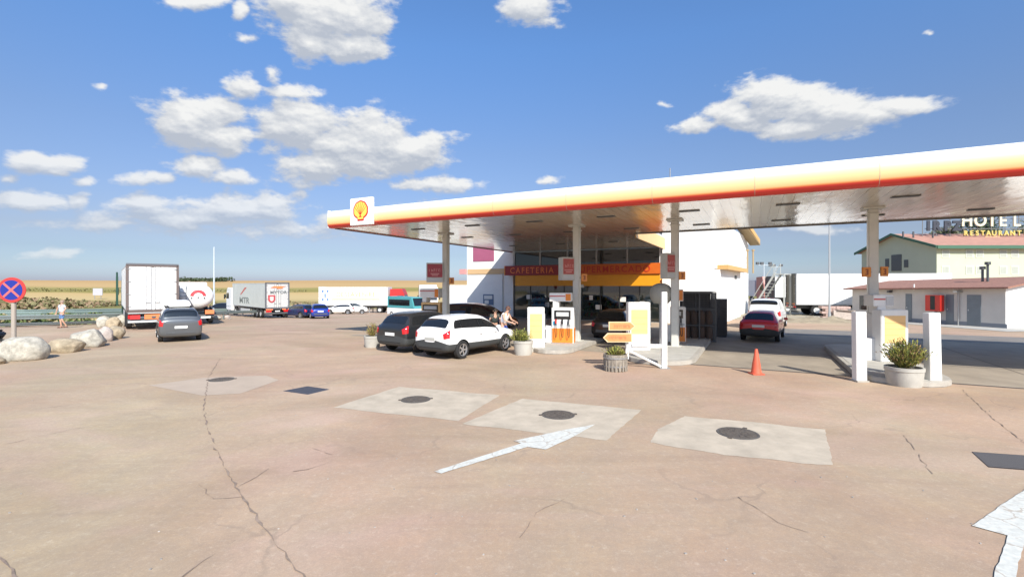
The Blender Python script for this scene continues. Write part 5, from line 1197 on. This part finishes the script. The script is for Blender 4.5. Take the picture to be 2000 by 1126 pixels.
hs = thing('roof_sign', 'rooftop sign with white HOTEL and yellow RESTAURANTE letters', 'sign', (0, 66.6, 0))
Yh = 66.6; lw_ = mat('letter_white', (.62, .58, .42), .5); lyy = mat('letter_yellow', (.58, .46, .13), .5); frd = mat('sign_backing_dark', (.035, .04, .055), .7, var=.3)
def ltr(s_, px, py_base, hpx, m, nm, w=None, bold=.05):
    d = Yh; size = hpx / F * d / .70; o = text(nm, s_, size, m, hs, (dx(px, d), 0, zz(py_base, d)), ext=.08, bold=bold)
    if w: o.scale = (w / F * d / max(.01, o.dimensions.x), 1, 1) if o.dimensions.x else (1, 1, 1)
    return o
bpy.context.view_layer.update()
for ch, px in zip('HOTEL', (1888, 1914, 1937, 1958, 1985)): ltr(ch, px, 441, 22, lw_, 'white_letter', bold=.05)
for ch, px in zip('RESTAURANTE', (1886, 1897, 1908, 1919, 1930, 1941, 1953, 1965, 1977, 1990, 2003)): ltr(ch, px, 459.5, 9.5, lyy, 'yellow_letter', bold=.025)
for ch, px in zip('IRPZ', (1813, 1829, 1850, 1869)): ltr(ch, px, 449, 17, frd, 'dark_letter', bold=.12)
q = MB()
for px in range(1806, 2100, 27): q.cyl((dx(px, Yh), .35, 9.0), (dx(px, Yh), .35, zz(418, Yh)), .05, n=5)
for py in (426, 446, 462): q.cyl((dx(1810, Yh), .3, zz(py, Yh)), (dx(2060, Yh), .3, zz(py, Yh)), .05, n=5)
q.build('lattice', mat('lattice_grey', (.2, .2, .19), .6), hs)
q = MB(); q.b2(dx(1925, Yh), dx(1955, Yh), .1, .5, zz(466, Yh), zz(461, Yh)); q.build('pale_box', pale_yellow, hs)

# ------------------------------------------------------------------ trees
def tree(label, x, y, z, h, r, m, n=5200, leaf=.32):
    t = thing('tree', label, 'tree', (x, y, z)); tr = MB(); tips = []
    tr.cyl((0, 0, 0), (.1, 0, h * .45), r * .09, r * .06, n=8)
    for k in range(9):
        a = random.uniform(0, 2 * pi); e = Vector((cos(a) * r * random.uniform(.3, .75), sin(a) * r * random.uniform(.3, .75), h * random.uniform(.5, .85))); tr.cyl((.1, 0, h * random.uniform(.25, .45)), e, r * .04, r * .012, n=6); tips.append(e)
    tr.build('trunk', bark, t); cr_ = MB(); cl = []
    for e in tips: cl += [(e + Vector((random.uniform(-1, 1), random.uniform(-1, 1), random.uniform(-.6, .9))) * r * .35, r * random.uniform(.18, .38)) for _ in range(4)]
    for i in range(n):
        c, rr = random.choice(cl); d = Vector((random.gauss(0, 1), random.gauss(0, 1), random.gauss(0, .8))).normalized(); p = c + d * rr * random.random() ** .4
        u_ = Vector((random.uniform(-1, 1), random.uniform(-1, 1), random.uniform(-1, 1))).normalized(); v_ = u_.orthogonal().normalized(); s_ = leaf * random.uniform(.5, 1.1)
        cr_.add([p - u_ * s_, p + v_ * s_ * .5, p + u_ * s_, p - v_ * s_ * .5], [(0, 1, 2, 3)])
    cr_.build('crown', m, t); return t
lg = mat('tree_leaf_grey_green', (.12, .13, .065), .8, var=.4, vs=1.5)
tree('grey green tree behind the dark letters of the roof sign', 79, 84, -1, 15.6, 4.2, lg)
tree('tall tree behind the HOTEL letters of the roof sign', 88, 87, -1, 17, 5.5, leafdk)
tree('tree behind the end of the HOTEL sign at the photo edge', 97, 88, -1, 17, 5.5, lg)
tree('small distant tree beyond the tanker', dx(452, 95), 95, gz(dx(452, 95), 95), 3.9, 1.2, leafdk, 1200, .2)

# ------------------------------------------------------------------ lamp posts
def lamppost(px, d, ytop, label, m, w=.09, head=True):
    x = dx(px, d); z = gz(x, d); top = zz(ytop, d); t = thing('lamp_post', label, 'lamp post', (x, d, z)); q = MB(); q.cyl((0, 0, 0), (0, 0, top - z), w * 1.2, w * .7, n=10); q.build('pole', m, t)
    q = MB(); q.cyl((0, 0, 0), (0, 0, .5), w * 1.7, n=10); q.build('base', m, t)
    if head:
        q = MB()
        for s_ in (-1, 1): q.cyl((0, 0, top - z - .1), (s_ * .5, 0, top - z), .04, n=6); q.box((s_ * .75, 0, top - z), (.6, .25, .1))
        q.build('lamp_head', lgrey, t)
galv = mat('galvanised_pale', (.55, .60, .62), .5, .2)
lamppost(418, 70, 482, 'tall pale lamp post beyond the tanker', galv, .12, False)
lamppost(1620, 36.5, 380, 'tall thin lamp post before the long white trailer', mat('lamp_grey', (.36, .38, .39), .5, .2), .065)
def floodpole(px, d, ytop, label):
    x = dx(px, d); t = thing('floodlight_pole', label, 'floodlight', (x, d, 0)); top = zz(ytop, d); q = MB(); q.cyl((0, 0, 0), (0, 0, top), .1, .07, n=8); q.cyl((-1, 0, top - .3), (1, 0, top - .3), .05, n=6); q.build('pole', galv, t)
    for s_ in (-1, -.3, 1): q = MB(); q.box((s_, 0, top), (.45, .3, .4)); q.build('lamp', dgrey, t)
floodpole(1492, 75, 514, 'distant floodlight pole left of two above the white trailers'); floodpole(1515, 85, 518, 'distant floodlight pole right of two above the white trailers')

# ------------------------------------------------------------------ left side: guard rails, verge, scrub, sign
galr = mat('guard_rail_steel', (.24, .28, .27), .5, .35, var=.15)
def rail(label, pts, h0, m=galr, post=2.0, th=.32):
    t = thing('guard_rail', label, 'guard rail', (*pts[0], gz(*pts[0]))); o0 = Vector((*pts[0], gz(*pts[0]))); q = MB(); pq = []; P = []
    for a, b in zip(pts[:-1], pts[1:]):
        a = Vector(a); b = Vector(b); n = max(1, int((b - a).length / post))
        for k in range(n): P.append(a.lerp(b, k / n))
    P.append(Vector(pts[-1])); prof_ = [(0, -th / 2), (.06, -th * .38), (.06, -th * .12), (0, 0), (.06, th * .12), (.06, th * .38), (0, th / 2)]
    vs = []; 
    for i, p in enumerate(P):
        d = (P[min(i + 1, len(P) - 1)] - P[max(0, i - 1)]).normalized(); s_ = Vector((d.y, -d.x)); z = gz(p.x, p.y) + h0
        for (o_, zz_) in prof_: w_p = p + s_ * o_; vs.append((w_p.x - o0.x, w_p.y - o0.y, z + zz_ - o0.z))
    m_ = len(prof_); q.add(vs, [(i * m_ + k, (i + 1) * m_ + k, (i + 1) * m_ + k + 1, i * m_ + k + 1) for i in range(len(P) - 1) for k in range(m_ - 1)]); q.build('beam', m, t)
    for p in P[::2]:
        z = gz(p.x, p.y); s_ = MB(); s_.b2(-.05, .05, .0, .1, 0, h0 + .12); s_.build('post', m, t, loc=(p.x - o0.x, p.y - o0.y, z - o0.z))
A1 = gp(-60, 642); A2 = gp(120, 636.5); A3 = gp(240, 632); A4 = (A3[0] + 3.0, A3[1] + 14)
rail('near steel guard rail behind the walking man at left', [A1, A2, A3, A4], .66, post=2.2, th=.30)
rail('low lower steel rail under the near guard rail', [(p[0] - .15, p[1] + .15) for p in (A1, A2, A3)], .20, mat('rail_dark_steel', (.17, .19, .19), .5, .3), post=4, th=.2)
def off(p, d): return (p[0] - d * .75, p[1] + d * .6)
rail('second guard rail across the green verge at left', [off(A1, 9), off(A2, 9), off(A3, 9), off(A4, 9)], .75, mat('rail_pale_green', (.30, .38, .34), .5, .3), 4, .30)
rail('farthest guard rail beyond the road at left', [off(A1, 20), off(A2, 20), off(A3, 20), off(A4, 20), (off(A4, 20)[0] + 4, off(A4, 20)[1] + 25)], .8, mat('rail_pale_green', (.30, .38, .34), .5, .3), 5, .30)
flat('road', [off(A1, 11), off(A2, 11), off(A3, 11), off(A4, 11), off(A4, 18), off(A3, 18), off(A2, 18), off(A1, 18)], mat('motorway_asphalt', (.17, .17, .165), .9, var=.1), .05)
def scatter(name, label, mats, gen, n, size):
    q = MB()
    for i in range(n):
        x, y, h = gen(); z = gz(x, y); p = Vector((x, y, z + random.random() ** .7 * h)); u_ = Vector((random.uniform(-1, 1), random.uniform(-1, 1), random.uniform(-.4, 1))).normalized(); v_ = u_.orthogonal().normalized(); s_ = size * random.uniform(.5, 1.3); q.cur = random.randrange(len(mats))
        q.add([p - u_ * s_, p + v_ * s_ * .6, p + u_ * s_, p - v_ * s_ * .6], [(0, 1, 2, 3)])
    o = q.build(name, mats); tag(o, label, None, None, 'stuff'); o['category'] = 'vegetation'; return o
verge_g = mat('verge_green', (.12, .17, .05), .8, var=.5, vs=2); verge_d = mat('verge_dry', (.32, .26, .14), .9, var=.4, vs=1)
def gverge():
    t_ = random.uniform(-.1, 1); d = random.uniform(2, 10); p = Vector(A1).lerp(Vector(A3), t_); x, y = off(p, d); return x, y, .95 * (mnoise.noise((x * .4, y * .4, 0)) * .5 + .6)
scatter('verge_grass', 'green and dry grass between the guard rails at left', [verge_g, verge_g, verge_d], gverge, 9000, .16)
scrub_g = mat('scrub_olive', (.20, .18, .08), .9, var=.5, vs=.6); scrub_b = mat('scrub_brown', (.30, .20, .12), .9, var=.5, vs=.6)
def gscrub():
    y = random.uniform(86, 118); x = random.uniform(-150, -88) if random.random() < .7 else random.uniform(-66, -36); h = 1.5 * max(.0, .42 + mnoise.noise((x * .07, y * .09, 0)) + .35 * mnoise.noise((x * .3, y * .3, 5))); return x, y, h
scatter('scrub', 'brown and olive scrub along the field edge beyond the road', [scrub_g, scrub_b, scrub_g], gscrub, 13000, .42)
def gwood():
    x = random.choice([random.gauss(-285, 9), random.gauss(-300, 6), random.gauss(-265, 3)]); y = 430 + random.uniform(-12, 12); return x, y, 3.2 + 2.0 * mnoise.noise((x * .06, 0, 0))
scatter('distant_wood', 'dark distant trees on the skyline behind the tanker', [leafdk], gwood, 1100, .9)
def ghedge():
    t_ = random.random(); x = lerp(-330, -95, t_); y = lerp(235, 215, t_) + random.uniform(-5, 5); return x, y, 1.1 + .8 * mnoise.noise((x * .05, 0, 0))
scatter('field_hedge', 'thin olive hedge line across the golden fields', [scrub_g], ghedge, 1500, .4)

# road sign (no stopping)
sx_, sy_ = dx(25, 17.9), 17.9; sg = thing('road_sign', 'round blue no stopping sign with red ring and cross on grey pole', 'road sign', (sx_, sy_, 0), radians(8))
zc = zz(566, 17.9); q = MB(); q.cyl((0, .04, 0), (0, .04, zc + .3), .075, n=12); q.build('pole', mat('pole_tan_grey', (.36, .31, .26), .6), sg)
q = MB(); q.lathe([(.001, -.0), (.47, -.0), (.48, .02), (.001, .02)], c=(0, -.06, zc), n=48, axis='Y', closed=False); q.build('disc', mat('sign_ring_red', (.50, .045, .04), .4), sg)
q = MB(); q.lathe([(.001, -.068), (.375, -.068)], c=(0, 0, zc), n=48, axis='Y', closed=False); q.build('blue_field', blue, sg)
q = MB()
for a in (pi / 4, -pi / 4): q.box((0, -.072 - (.002 if a > 0 else 0), zc), (.74, .004, .075), ry=a)
q.build('red_cross', mat('sign_cross_red', (.55, .13, .12), .4), sg)
# little white marker posts
for px, py in ((82, 634), (161, 631)):
    x, y, z = g3(px, py); mk = thing('marker_post', 'small white marker post %s the walking man' % ('left of' if px < 100 else 'right of'), 'marker post', (x, y, z), 0, 'small white marker posts by the guard rail'); q = MB(); q.lathe([(.10, 0), (.10, .28), (.05, .36), (.001, .37)], n=10, closed=False); q.build('post', white, mk); q = MB(); q.lathe([(.103, .2), (.103, .25)], n=10, closed=False); q.build('band', grey_met, mk)

# ------------------------------------------------------------------ boulders
def boulder(x, y, w, d, h, m, label, seed, rz=0.0, tilt=0.0, z=0.0):
    bm = bmesh.new(); bmesh.ops.create_icosphere(bm, subdivisions=4, radius=1)
    rnd = random.Random(seed); planes = [(Vector((rnd.gauss(0, 1), rnd.gauss(0, 1), rnd.gauss(0, .7))).normalized(), rnd.uniform(.72, .95)) for _ in range(9)]
    for v in bm.verts:
        p = v.co.copy()
        for n_, k in planes:
            dd_ = p.dot(n_)
            if dd_ > k: p -= n_ * (dd_ - k) * .85
        q_ = p + Vector((seed * 3.1, seed, 0)); p *= 1 + .10 * mnoise.noise(q_ * 1.6) + .035 * mnoise.noise(q_ * 5) + .012 * mnoise.noise(q_ * 14)
        p.z = max(p.z, -.62); v.co = Vector((p.x * w / 1.8, p.y * d / 1.8, (p.z + .62) * h / 1.5))
    me = bpy.data.meshes.new('boulder'); bm.to_mesh(me); bm.free(); me.materials.append(m)
    for p_ in me.polygons: p_.use_smooth = True
    o = bpy.data.objects.new('boulder', me); COL.objects.link(o); o.location = (x, y, gz(x, y) - .03 + z); o.rotation_euler = (0, tilt, rz); tag(o, label, 'boulder', 'boulders lining the edge of the lot'); return o
stone3 = mat('pinkish_boulder_stone', (.48, .41, .36), .9, var=.3, vs=5, bump=.8, bs=9)
def bpix(px, pyb, wpx, hpx, m, label, seed, dr=.8, rz=0):
    x, y, z = g3(px, pyb - 2); w = .87 * wpx / F * y; h = .87 * hpx / F * y; y += w * dr * .35; boulder(dx(px, y), y, w, w * dr, h, m, label, seed, rz)
bpix(46, 707, 92, 52, stone, 'largest pale boulder at the left photo edge below the road sign', 3, .75)
bpix(128, 691, 66, 31, stone2, 'low sandy boulder second from the left edge', 11, .8, .3)
bpix(171, 681, 68, 40, stone, 'grey white boulder between the sandy one and the pinkish one', 5, .8)
bpix(205, 669, 28, 33, stone3, 'small pinkish white boulder right of the grey white one', 21, 1.0)
bpix(227, 664, 30, 30, stone2, 'small shaded boulder nearest the white lorry', 8, 1.0)
bpix(203, 641, 26, 25, stone, 'upright pale boulder at the back of the row left side', 14, 1.0)
bpix(222, 645, 28, 27, stone2, 'upright yellowish boulder at the back of the row', 17, 1.0)
bpix(237, 640, 20, 26, stone, 'small boulder touching the green lorry side', 29, 1.0)
bpix(603, 622, 22, 13, stone2, 'small pale boulder beside the blue car', 31, 1.0)
bpix(424, 626, 16, 9, stone, 'little pale rock right of the tanker', 35, 1.0)
bpix(443, 625, 15, 9, stone3, 'little rock left of the curtain lorry wheels', 37, 1.0)
bpix(-22, 716, 50, 18, stone2, 'flat rock mostly cut off at the left edge', 41, 1.0)

# motorcycle mostly outside the left edge
mc = thing('motorcycle', 'dark motorcycle cut off by the left photo edge behind the largest boulder', 'motorcycle', (dx(-24, 18.3), 18.3, 0), radians(80))
for y_ in (-.65, .65):
    q = MB(); q.lathe([(.22, -.04), (.30, -.05), (.31, 0), (.30, .05), (.22, .04)], c=(0, y_, .31), n=24, axis='X', closed=False); w_o = q.build('wheel', rubber, mc, smooth=True)
    q = MB(); q.lathe([(.2, -.02), (.23, -.03), (.23, .03), (.2, .02)], c=(0, y_, .31), n=24, axis='X', closed=False)
    for k in range(6): q.cyl((0, y_, .31), (0, y_ + cos(k) * .2, .31 + sin(k) * .2), .01, n=5)
    q.build('rim', alloy, w_o)
q = MB(); q.prism([(-.5, .55), (-.1, .35), (.3, .38), (.45, .8), (.2, .95), (-.2, .85), (-.7, .9), (-.75, .8)], 'X', -.14, .14); q.build('body', mat('moto_dark_blue', (.02, .025, .035), .3), mc, bevel=.04)
q = MB(); q.cyl((.0, .65, .31), (0, .42, 1.0), .035, n=8); q.cyl((-.36, .30, 1.06), (.36, .30, 1.06), .018, n=8); q.cyl((.26, .30, 1.06), (.38, .28, 1.06), .03, n=8); q.cyl((-.26, .30, 1.06), (-.38, .28, 1.06), .03, n=8); q.build('handlebar', black, mc)
q = MB(); q.box((0, -.3, .93), (.24, .6, .09)); q.build('seat', black, mc, bevel=.03)

# brick pallet and dirt mound on the right
x, y, z = g3(1632, 622); bp = thing('brick_pallet', 'stack of pinkish bricks left of the low building', 'bricks', (x, y, 0), radians(-20)); q = MB()
pinkb = mat('pink_brick', (.50, .36, .31), .9, var=.25, vs=5)
for i in range(5):
    for j in range(4 - (i % 2)): q.box((-.75 + j * .5 + (i % 2) * .25 - i * .02, 0, .10 + i * .2), (.47, .9, .18), rz=random.uniform(-.03, .03))
q.build('bricks', pinkb, bp); q = MB(); q.box((.4, -.6, .35), (1.5, .2, .7), rz=.15); q.box((.5, -.62, .72), (1.2, .5, .03), rz=.1, ry=.06); q.build('leaning_slab', stone3, bp)
q = MB()
vs = []; nx, ny = 30, 8
for i in range(nx + 1):
    for j in range(ny + 1):
        u_, v_ = i / nx, j / ny; x = lerp(19.5, 25.6, u_) + v_ * .5; y = lerp(33.3, 36.8, v_); vs.append((x, y, -.02 + .42 * sin(pi * v_) ** .8 * min(1, 4 * u_, 4 * (1 - u_)) * (.6 + .7 * mnoise.noise((x * 1.1, y, 0)) + .25 * mnoise.noise((x * 4, y * 4, 2)))))
q.add(vs, [(i * (ny + 1) + j, (i + 1) * (ny + 1) + j, (i + 1) * (ny + 1) + j + 1, i * (ny + 1) + j + 1) for i in range(nx) for j in range(ny)]); tag(q.build('dirt_mound', mat('dirt', (.33, .27, .18), .95, var=.4, vs=2, bump=.5), smooth=True), kind='structure')
flat('dirt_verge', [(17, 36.6), (40, 36.6), (60, 60), (24, 60)], mat('sunlit_dirt', (.36, .31, .22), .95, var=.25, vs=.5), .012)

# distant white posters / billboard on the fields
bb = thing('billboard', 'small pale grey billboard standing in the golden field', 'billboard', (dx(191, 150), 150, gz(dx(191, 150), 150))); q = MB(); q.box((0, 0, 2.3), (3.0, .2, 2.2)); q.build('board', mat('board_lilac_grey', (.42, .42, .45), .6), bb); q = MB(); q.cyl((-1, 0, 0), (-1, 0, 1.3), .1, n=6); q.cyl((1, 0, 0), (1, 0, 1.3), .1, n=6); q.build('legs', grey_met, bb)

# ------------------------------------------------------------------ people
def skinmesh(name, pts, edges, radii, m, parent, root=0, sub=1):
    me = bpy.data.meshes.new(name); me.from_pydata([tuple(p) for p in pts], edges, []); o = bpy.data.objects.new(name, me); COL.objects.link(o)
    md = o.modifiers.new('s', 'SKIN'); md.use_smooth_shade = True
    for i, v in enumerate(me.skin_vertices[0].data): r = radii[i]; v.radius = (r, r) if not isinstance(r, tuple) else r; v.use_root = (i == root)
    s2 = o.modifiers.new('u', 'SUBSURF'); s2.levels = sub; s2.render_levels = sub
    bpy.context.view_layer.update(); me2 = bake(o); o.modifiers.clear(); o.data = me2; me2.materials.clear(); me2.materials.append(m)
    for p_ in me2.polygons: p_.use_smooth = True
    o.parent = parent; return o
def person(label, loc, rz, J, top_m, short_m, hair_m, shoe_m, scale=1.0, skin_m=skin, tank=False, group=None):
    """J: joints in metres for a 1.75 m figure facing -Y; keys pelvis chest neck head, l/r sh el wr hip kn an"""
    t = thing('person', label, 'person', loc, rz, group); t.scale = (scale,) * 3
    V = lambda k: Vector(J[k])
    names = ['pelvis', 'waist', 'chest', 'neck', 'jaw', 'head']; pts = [V('pelvis'), V('pelvis').lerp(V('chest'), .45), V('chest'), V('neck'), V('neck').lerp(V('head'), .45), V('head') + Vector((0, 0, .03))]
    rad = [(.15, .11), (.135, .10), (.16, .115), .055, .068, .088]; ed = [(0, 1), (1, 2), (2, 3), (3, 4), (4, 5)]
    for s_ in 'lr':
        b = len(pts); pts += [V(s_ + 'sh'), V(s_ + 'el'), V(s_ + 'wr')]; rad += [.065, .044, .030]; ed += [(2, b), (b, b + 1), (b + 1, b + 2)]
        dirh = (V(s_ + 'wr') - V(s_ + 'el')).normalized(); side_ = dirh.cross(Vector((0, 1, .3))).normalized(); palm = V(s_ + 'wr') + dirh * .06
        pts.append(palm); rad.append((.036, .018)); ed.append((b + 2, b + 3)); pi_ = b + 3
        for f_ in range(4): q_ = len(pts); o_ = side_ * (.026 - f_ * .017); L_ = (.08, .09, .085, .065)[f_]; bend = Vector((0, -.012, -.012)); pts += [palm + o_ + dirh * .04, palm + o_ + dirh * (.04 + L_ * .55) + bend * .5, palm + o_ + dirh * (.035 + L_) + bend * 2]; rad += [.009, .0085, .007]; ed += [(pi_, q_), (q_, q_ + 1), (q_ + 1, q_ + 2)]
        q_ = len(pts); pts += [palm + side_ * .04 - dirh * .02, palm + side_ * .06 + dirh * .025]; rad += [.011, .009]; ed += [(pi_, q_), (q_, q_ + 1)]
        b = len(pts); pts += [V(s_ + 'hip'), V(s_ + 'kn'), V(s_ + 'an'), V(s_ + 'an') + Vector((0, -.14, -.05))]; rad += [.085, .055, .038, .03]; ed += [(0, b), (b, b + 1), (b + 1, b + 2), (b + 2, b + 3)]
    hd_ = V('head') + Vector((0, 0, .03))
    body = skinmesh('body', pts, ed, rad, skin_m, t)
    q = MB(); q.cyl(hd_ + Vector((0, -.085, .0)), hd_ + Vector((0, -.115, -.02)), .014, .010, n=8); q.cyl(hd_ + Vector((-.088, 0, -.01)), hd_ + Vector((-.105, .01, 0)), .02, n=8); q.cyl(hd_ + Vector((.088, 0, -.01)), hd_ + Vector((.105, .01, 0)), .02, n=8); q.build('nose_and_ears', skin_m, t)
    q = MB(); q.lathe([(.001, -.006), (.011, 0)], c=(hd_.x - .032, hd_.y - .088, hd_.z + .015), n=8, axis='Y', closed=False); q.lathe([(.001, -.006), (.011, 0)], c=(hd_.x + .032, hd_.y - .088, hd_.z + .015), n=8, axis='Y', closed=False); q.b2(hd_.x - .022, hd_.x + .022, hd_.y - .09, hd_.y - .08, hd_.z - .058, hd_.z - .05); q.build('eyes_and_mouth', black, t)
    hm = MB(); hm.lathe([(.001, .125), (.055, .115), (.088, .08), (.103, .035), (.104, -.01), (.09, -.03)], c=(hd_.x, hd_.y + .016, hd_.z), n=20, closed=False); hm.build('hair', hair_m, t, smooth=True)
    # shirt
    P = [V('pelvis') + Vector((0, 0, .04)), V('pelvis').lerp(V('chest'), .45), V('chest'), V('chest').lerp(V('neck'), .6)]; R_ = [(.19, .15), (.18, .145), (.205, .16), (.11, .09)]; E = [(0, 1), (1, 2), (2, 3)]
    for s_ in 'lr': b = len(P); P += [V(s_ + 'sh'), V(s_ + 'sh').lerp(V(s_ + 'el'), .12 if tank else .62)]; R_ += [.078 if not tank else .06, .066 if not tank else .05]; E += [(2, b), (b, b + 1)]
    skinmesh('shirt', P, E, R_, top_m, t)
    P = [V('pelvis') + Vector((0, 0, .03)), V('pelvis') - Vector((0, 0, .03))]; R_ = [(.168, .132), (.165, .13)]; E = [(0, 1)]
    for s_ in 'lr': b = len(P); P += [V(s_ + 'hip') - Vector((0, 0, .03)), V(s_ + 'hip').lerp(V(s_ + 'kn'), .88)]; R_ += [.105, .092]; E += [(1, b), (b, b + 1)]
    skinmesh('shorts', P, E, R_, short_m, t)
    for s_ in 'lr':
        a = V(s_ + 'an'); q = MB(); q.box((a.x, a.y - .07, a.z - .045), (.095, .28, .07), taper=.8); q.build('shoe', shoe_m, t, bevel=.015)
    return t
J1 = dict(pelvis=(0, 0, .93), chest=(0, .0, 1.30), neck=(0, .0, 1.48), head=(0, -.01, 1.60), lsh=(-.19, 0, 1.42), lel=(-.40, -.02, 1.26), lwr=(-.46, -.06, 1.02), rsh=(.19, 0, 1.42), rel=(.38, .02, 1.24), rwr=(.30, -.1, 1.02), lhip=(-.09, 0, .88), lkn=(-.10, -.03, .49), lan=(-.10, .02, .09), rhip=(.10, 0, .88), rkn=(.17, -.08, .50), ran=(.20, .14, .12))
shirt_b = mat('shirt_pale_blue', (.52, .60, .70), .8); short_b = mat('shorts_blue', (.10, .19, .36), .8); hairg = mat('hair_grey', (.30, .22, .17), .8); hairb = mat('hair_brown', (.10, .045, .03), .7)
x, y, z = g3(121, 640); person('man in pale blue shirt and blue shorts walking by the guard rail', (x, y, z), radians(-20), J1, shirt_b, short_b, hairg, mat('shoe_brown', (.14, .06, .04), .7), 1.02)
J2 = dict(pelvis=(0, .08, .95), chest=(0, -.02, 1.30), neck=(0, -.10, 1.46), head=(0, -.17, 1.57), lsh=(-.19, -.05, 1.40), lel=(-.26, -.16, 1.14), lwr=(-.16, -.40, 1.06), rsh=(.19, -.05, 1.40), rel=(.26, -.16, 1.14), rwr=(.14, -.42, 1.08), lhip=(-.10, .06, .90), lkn=(-.12, 0, .49), lan=(-.12, .05, .09), rhip=(.10, .06, .90), rkn=(.12, -.05, .50), ran=(.13, .0, .09))
person('man in white vest and blue shorts refuelling beside the white car', (dx(986, 20.4), 20.4, 0), radians(58), J2, mat('vest_white', (.72, .70, .70), .8), mat('shorts_royal_blue', (.06, .12, .45), .8), hairb, black, 1.04, tank=True)
J3 = dict(J2); J3.update(head=(0, -.12, 1.56), lwr=(-.3, -.36, 1.22), lel=(-.3, -.2, 1.12))
person('person in dark clothes partly hidden behind the white car bonnet', (dx(966, 21.6), 21.6, 0), radians(20), J3, mat('shirt_dark', (.04, .05, .045), .8), mat('trousers_dark', (.02, .02, .03), .8), mat('hair_black', (.02, .015, .01), .7), black, .95)
# filling hose held by the man, from the pump totem
hz_ = MB(); p0_ = Vector((dx(1001, 20.2), 20.2, 1.1)); p1_ = Vector(fr(9.75, 3.0, 1.2)); pts = [p0_.lerp(p1_, k / 10) - Vector((0, 0, .75 * sin(pi * k / 10))) for k in range(11)]
hz_.tube(pts, .022, n=6); tag(hz_.build('fuel_hose', black), 'black fuel hose from the left white pump to the man refuelling', 'hose')
print('objects', len(bpy.data.objects))
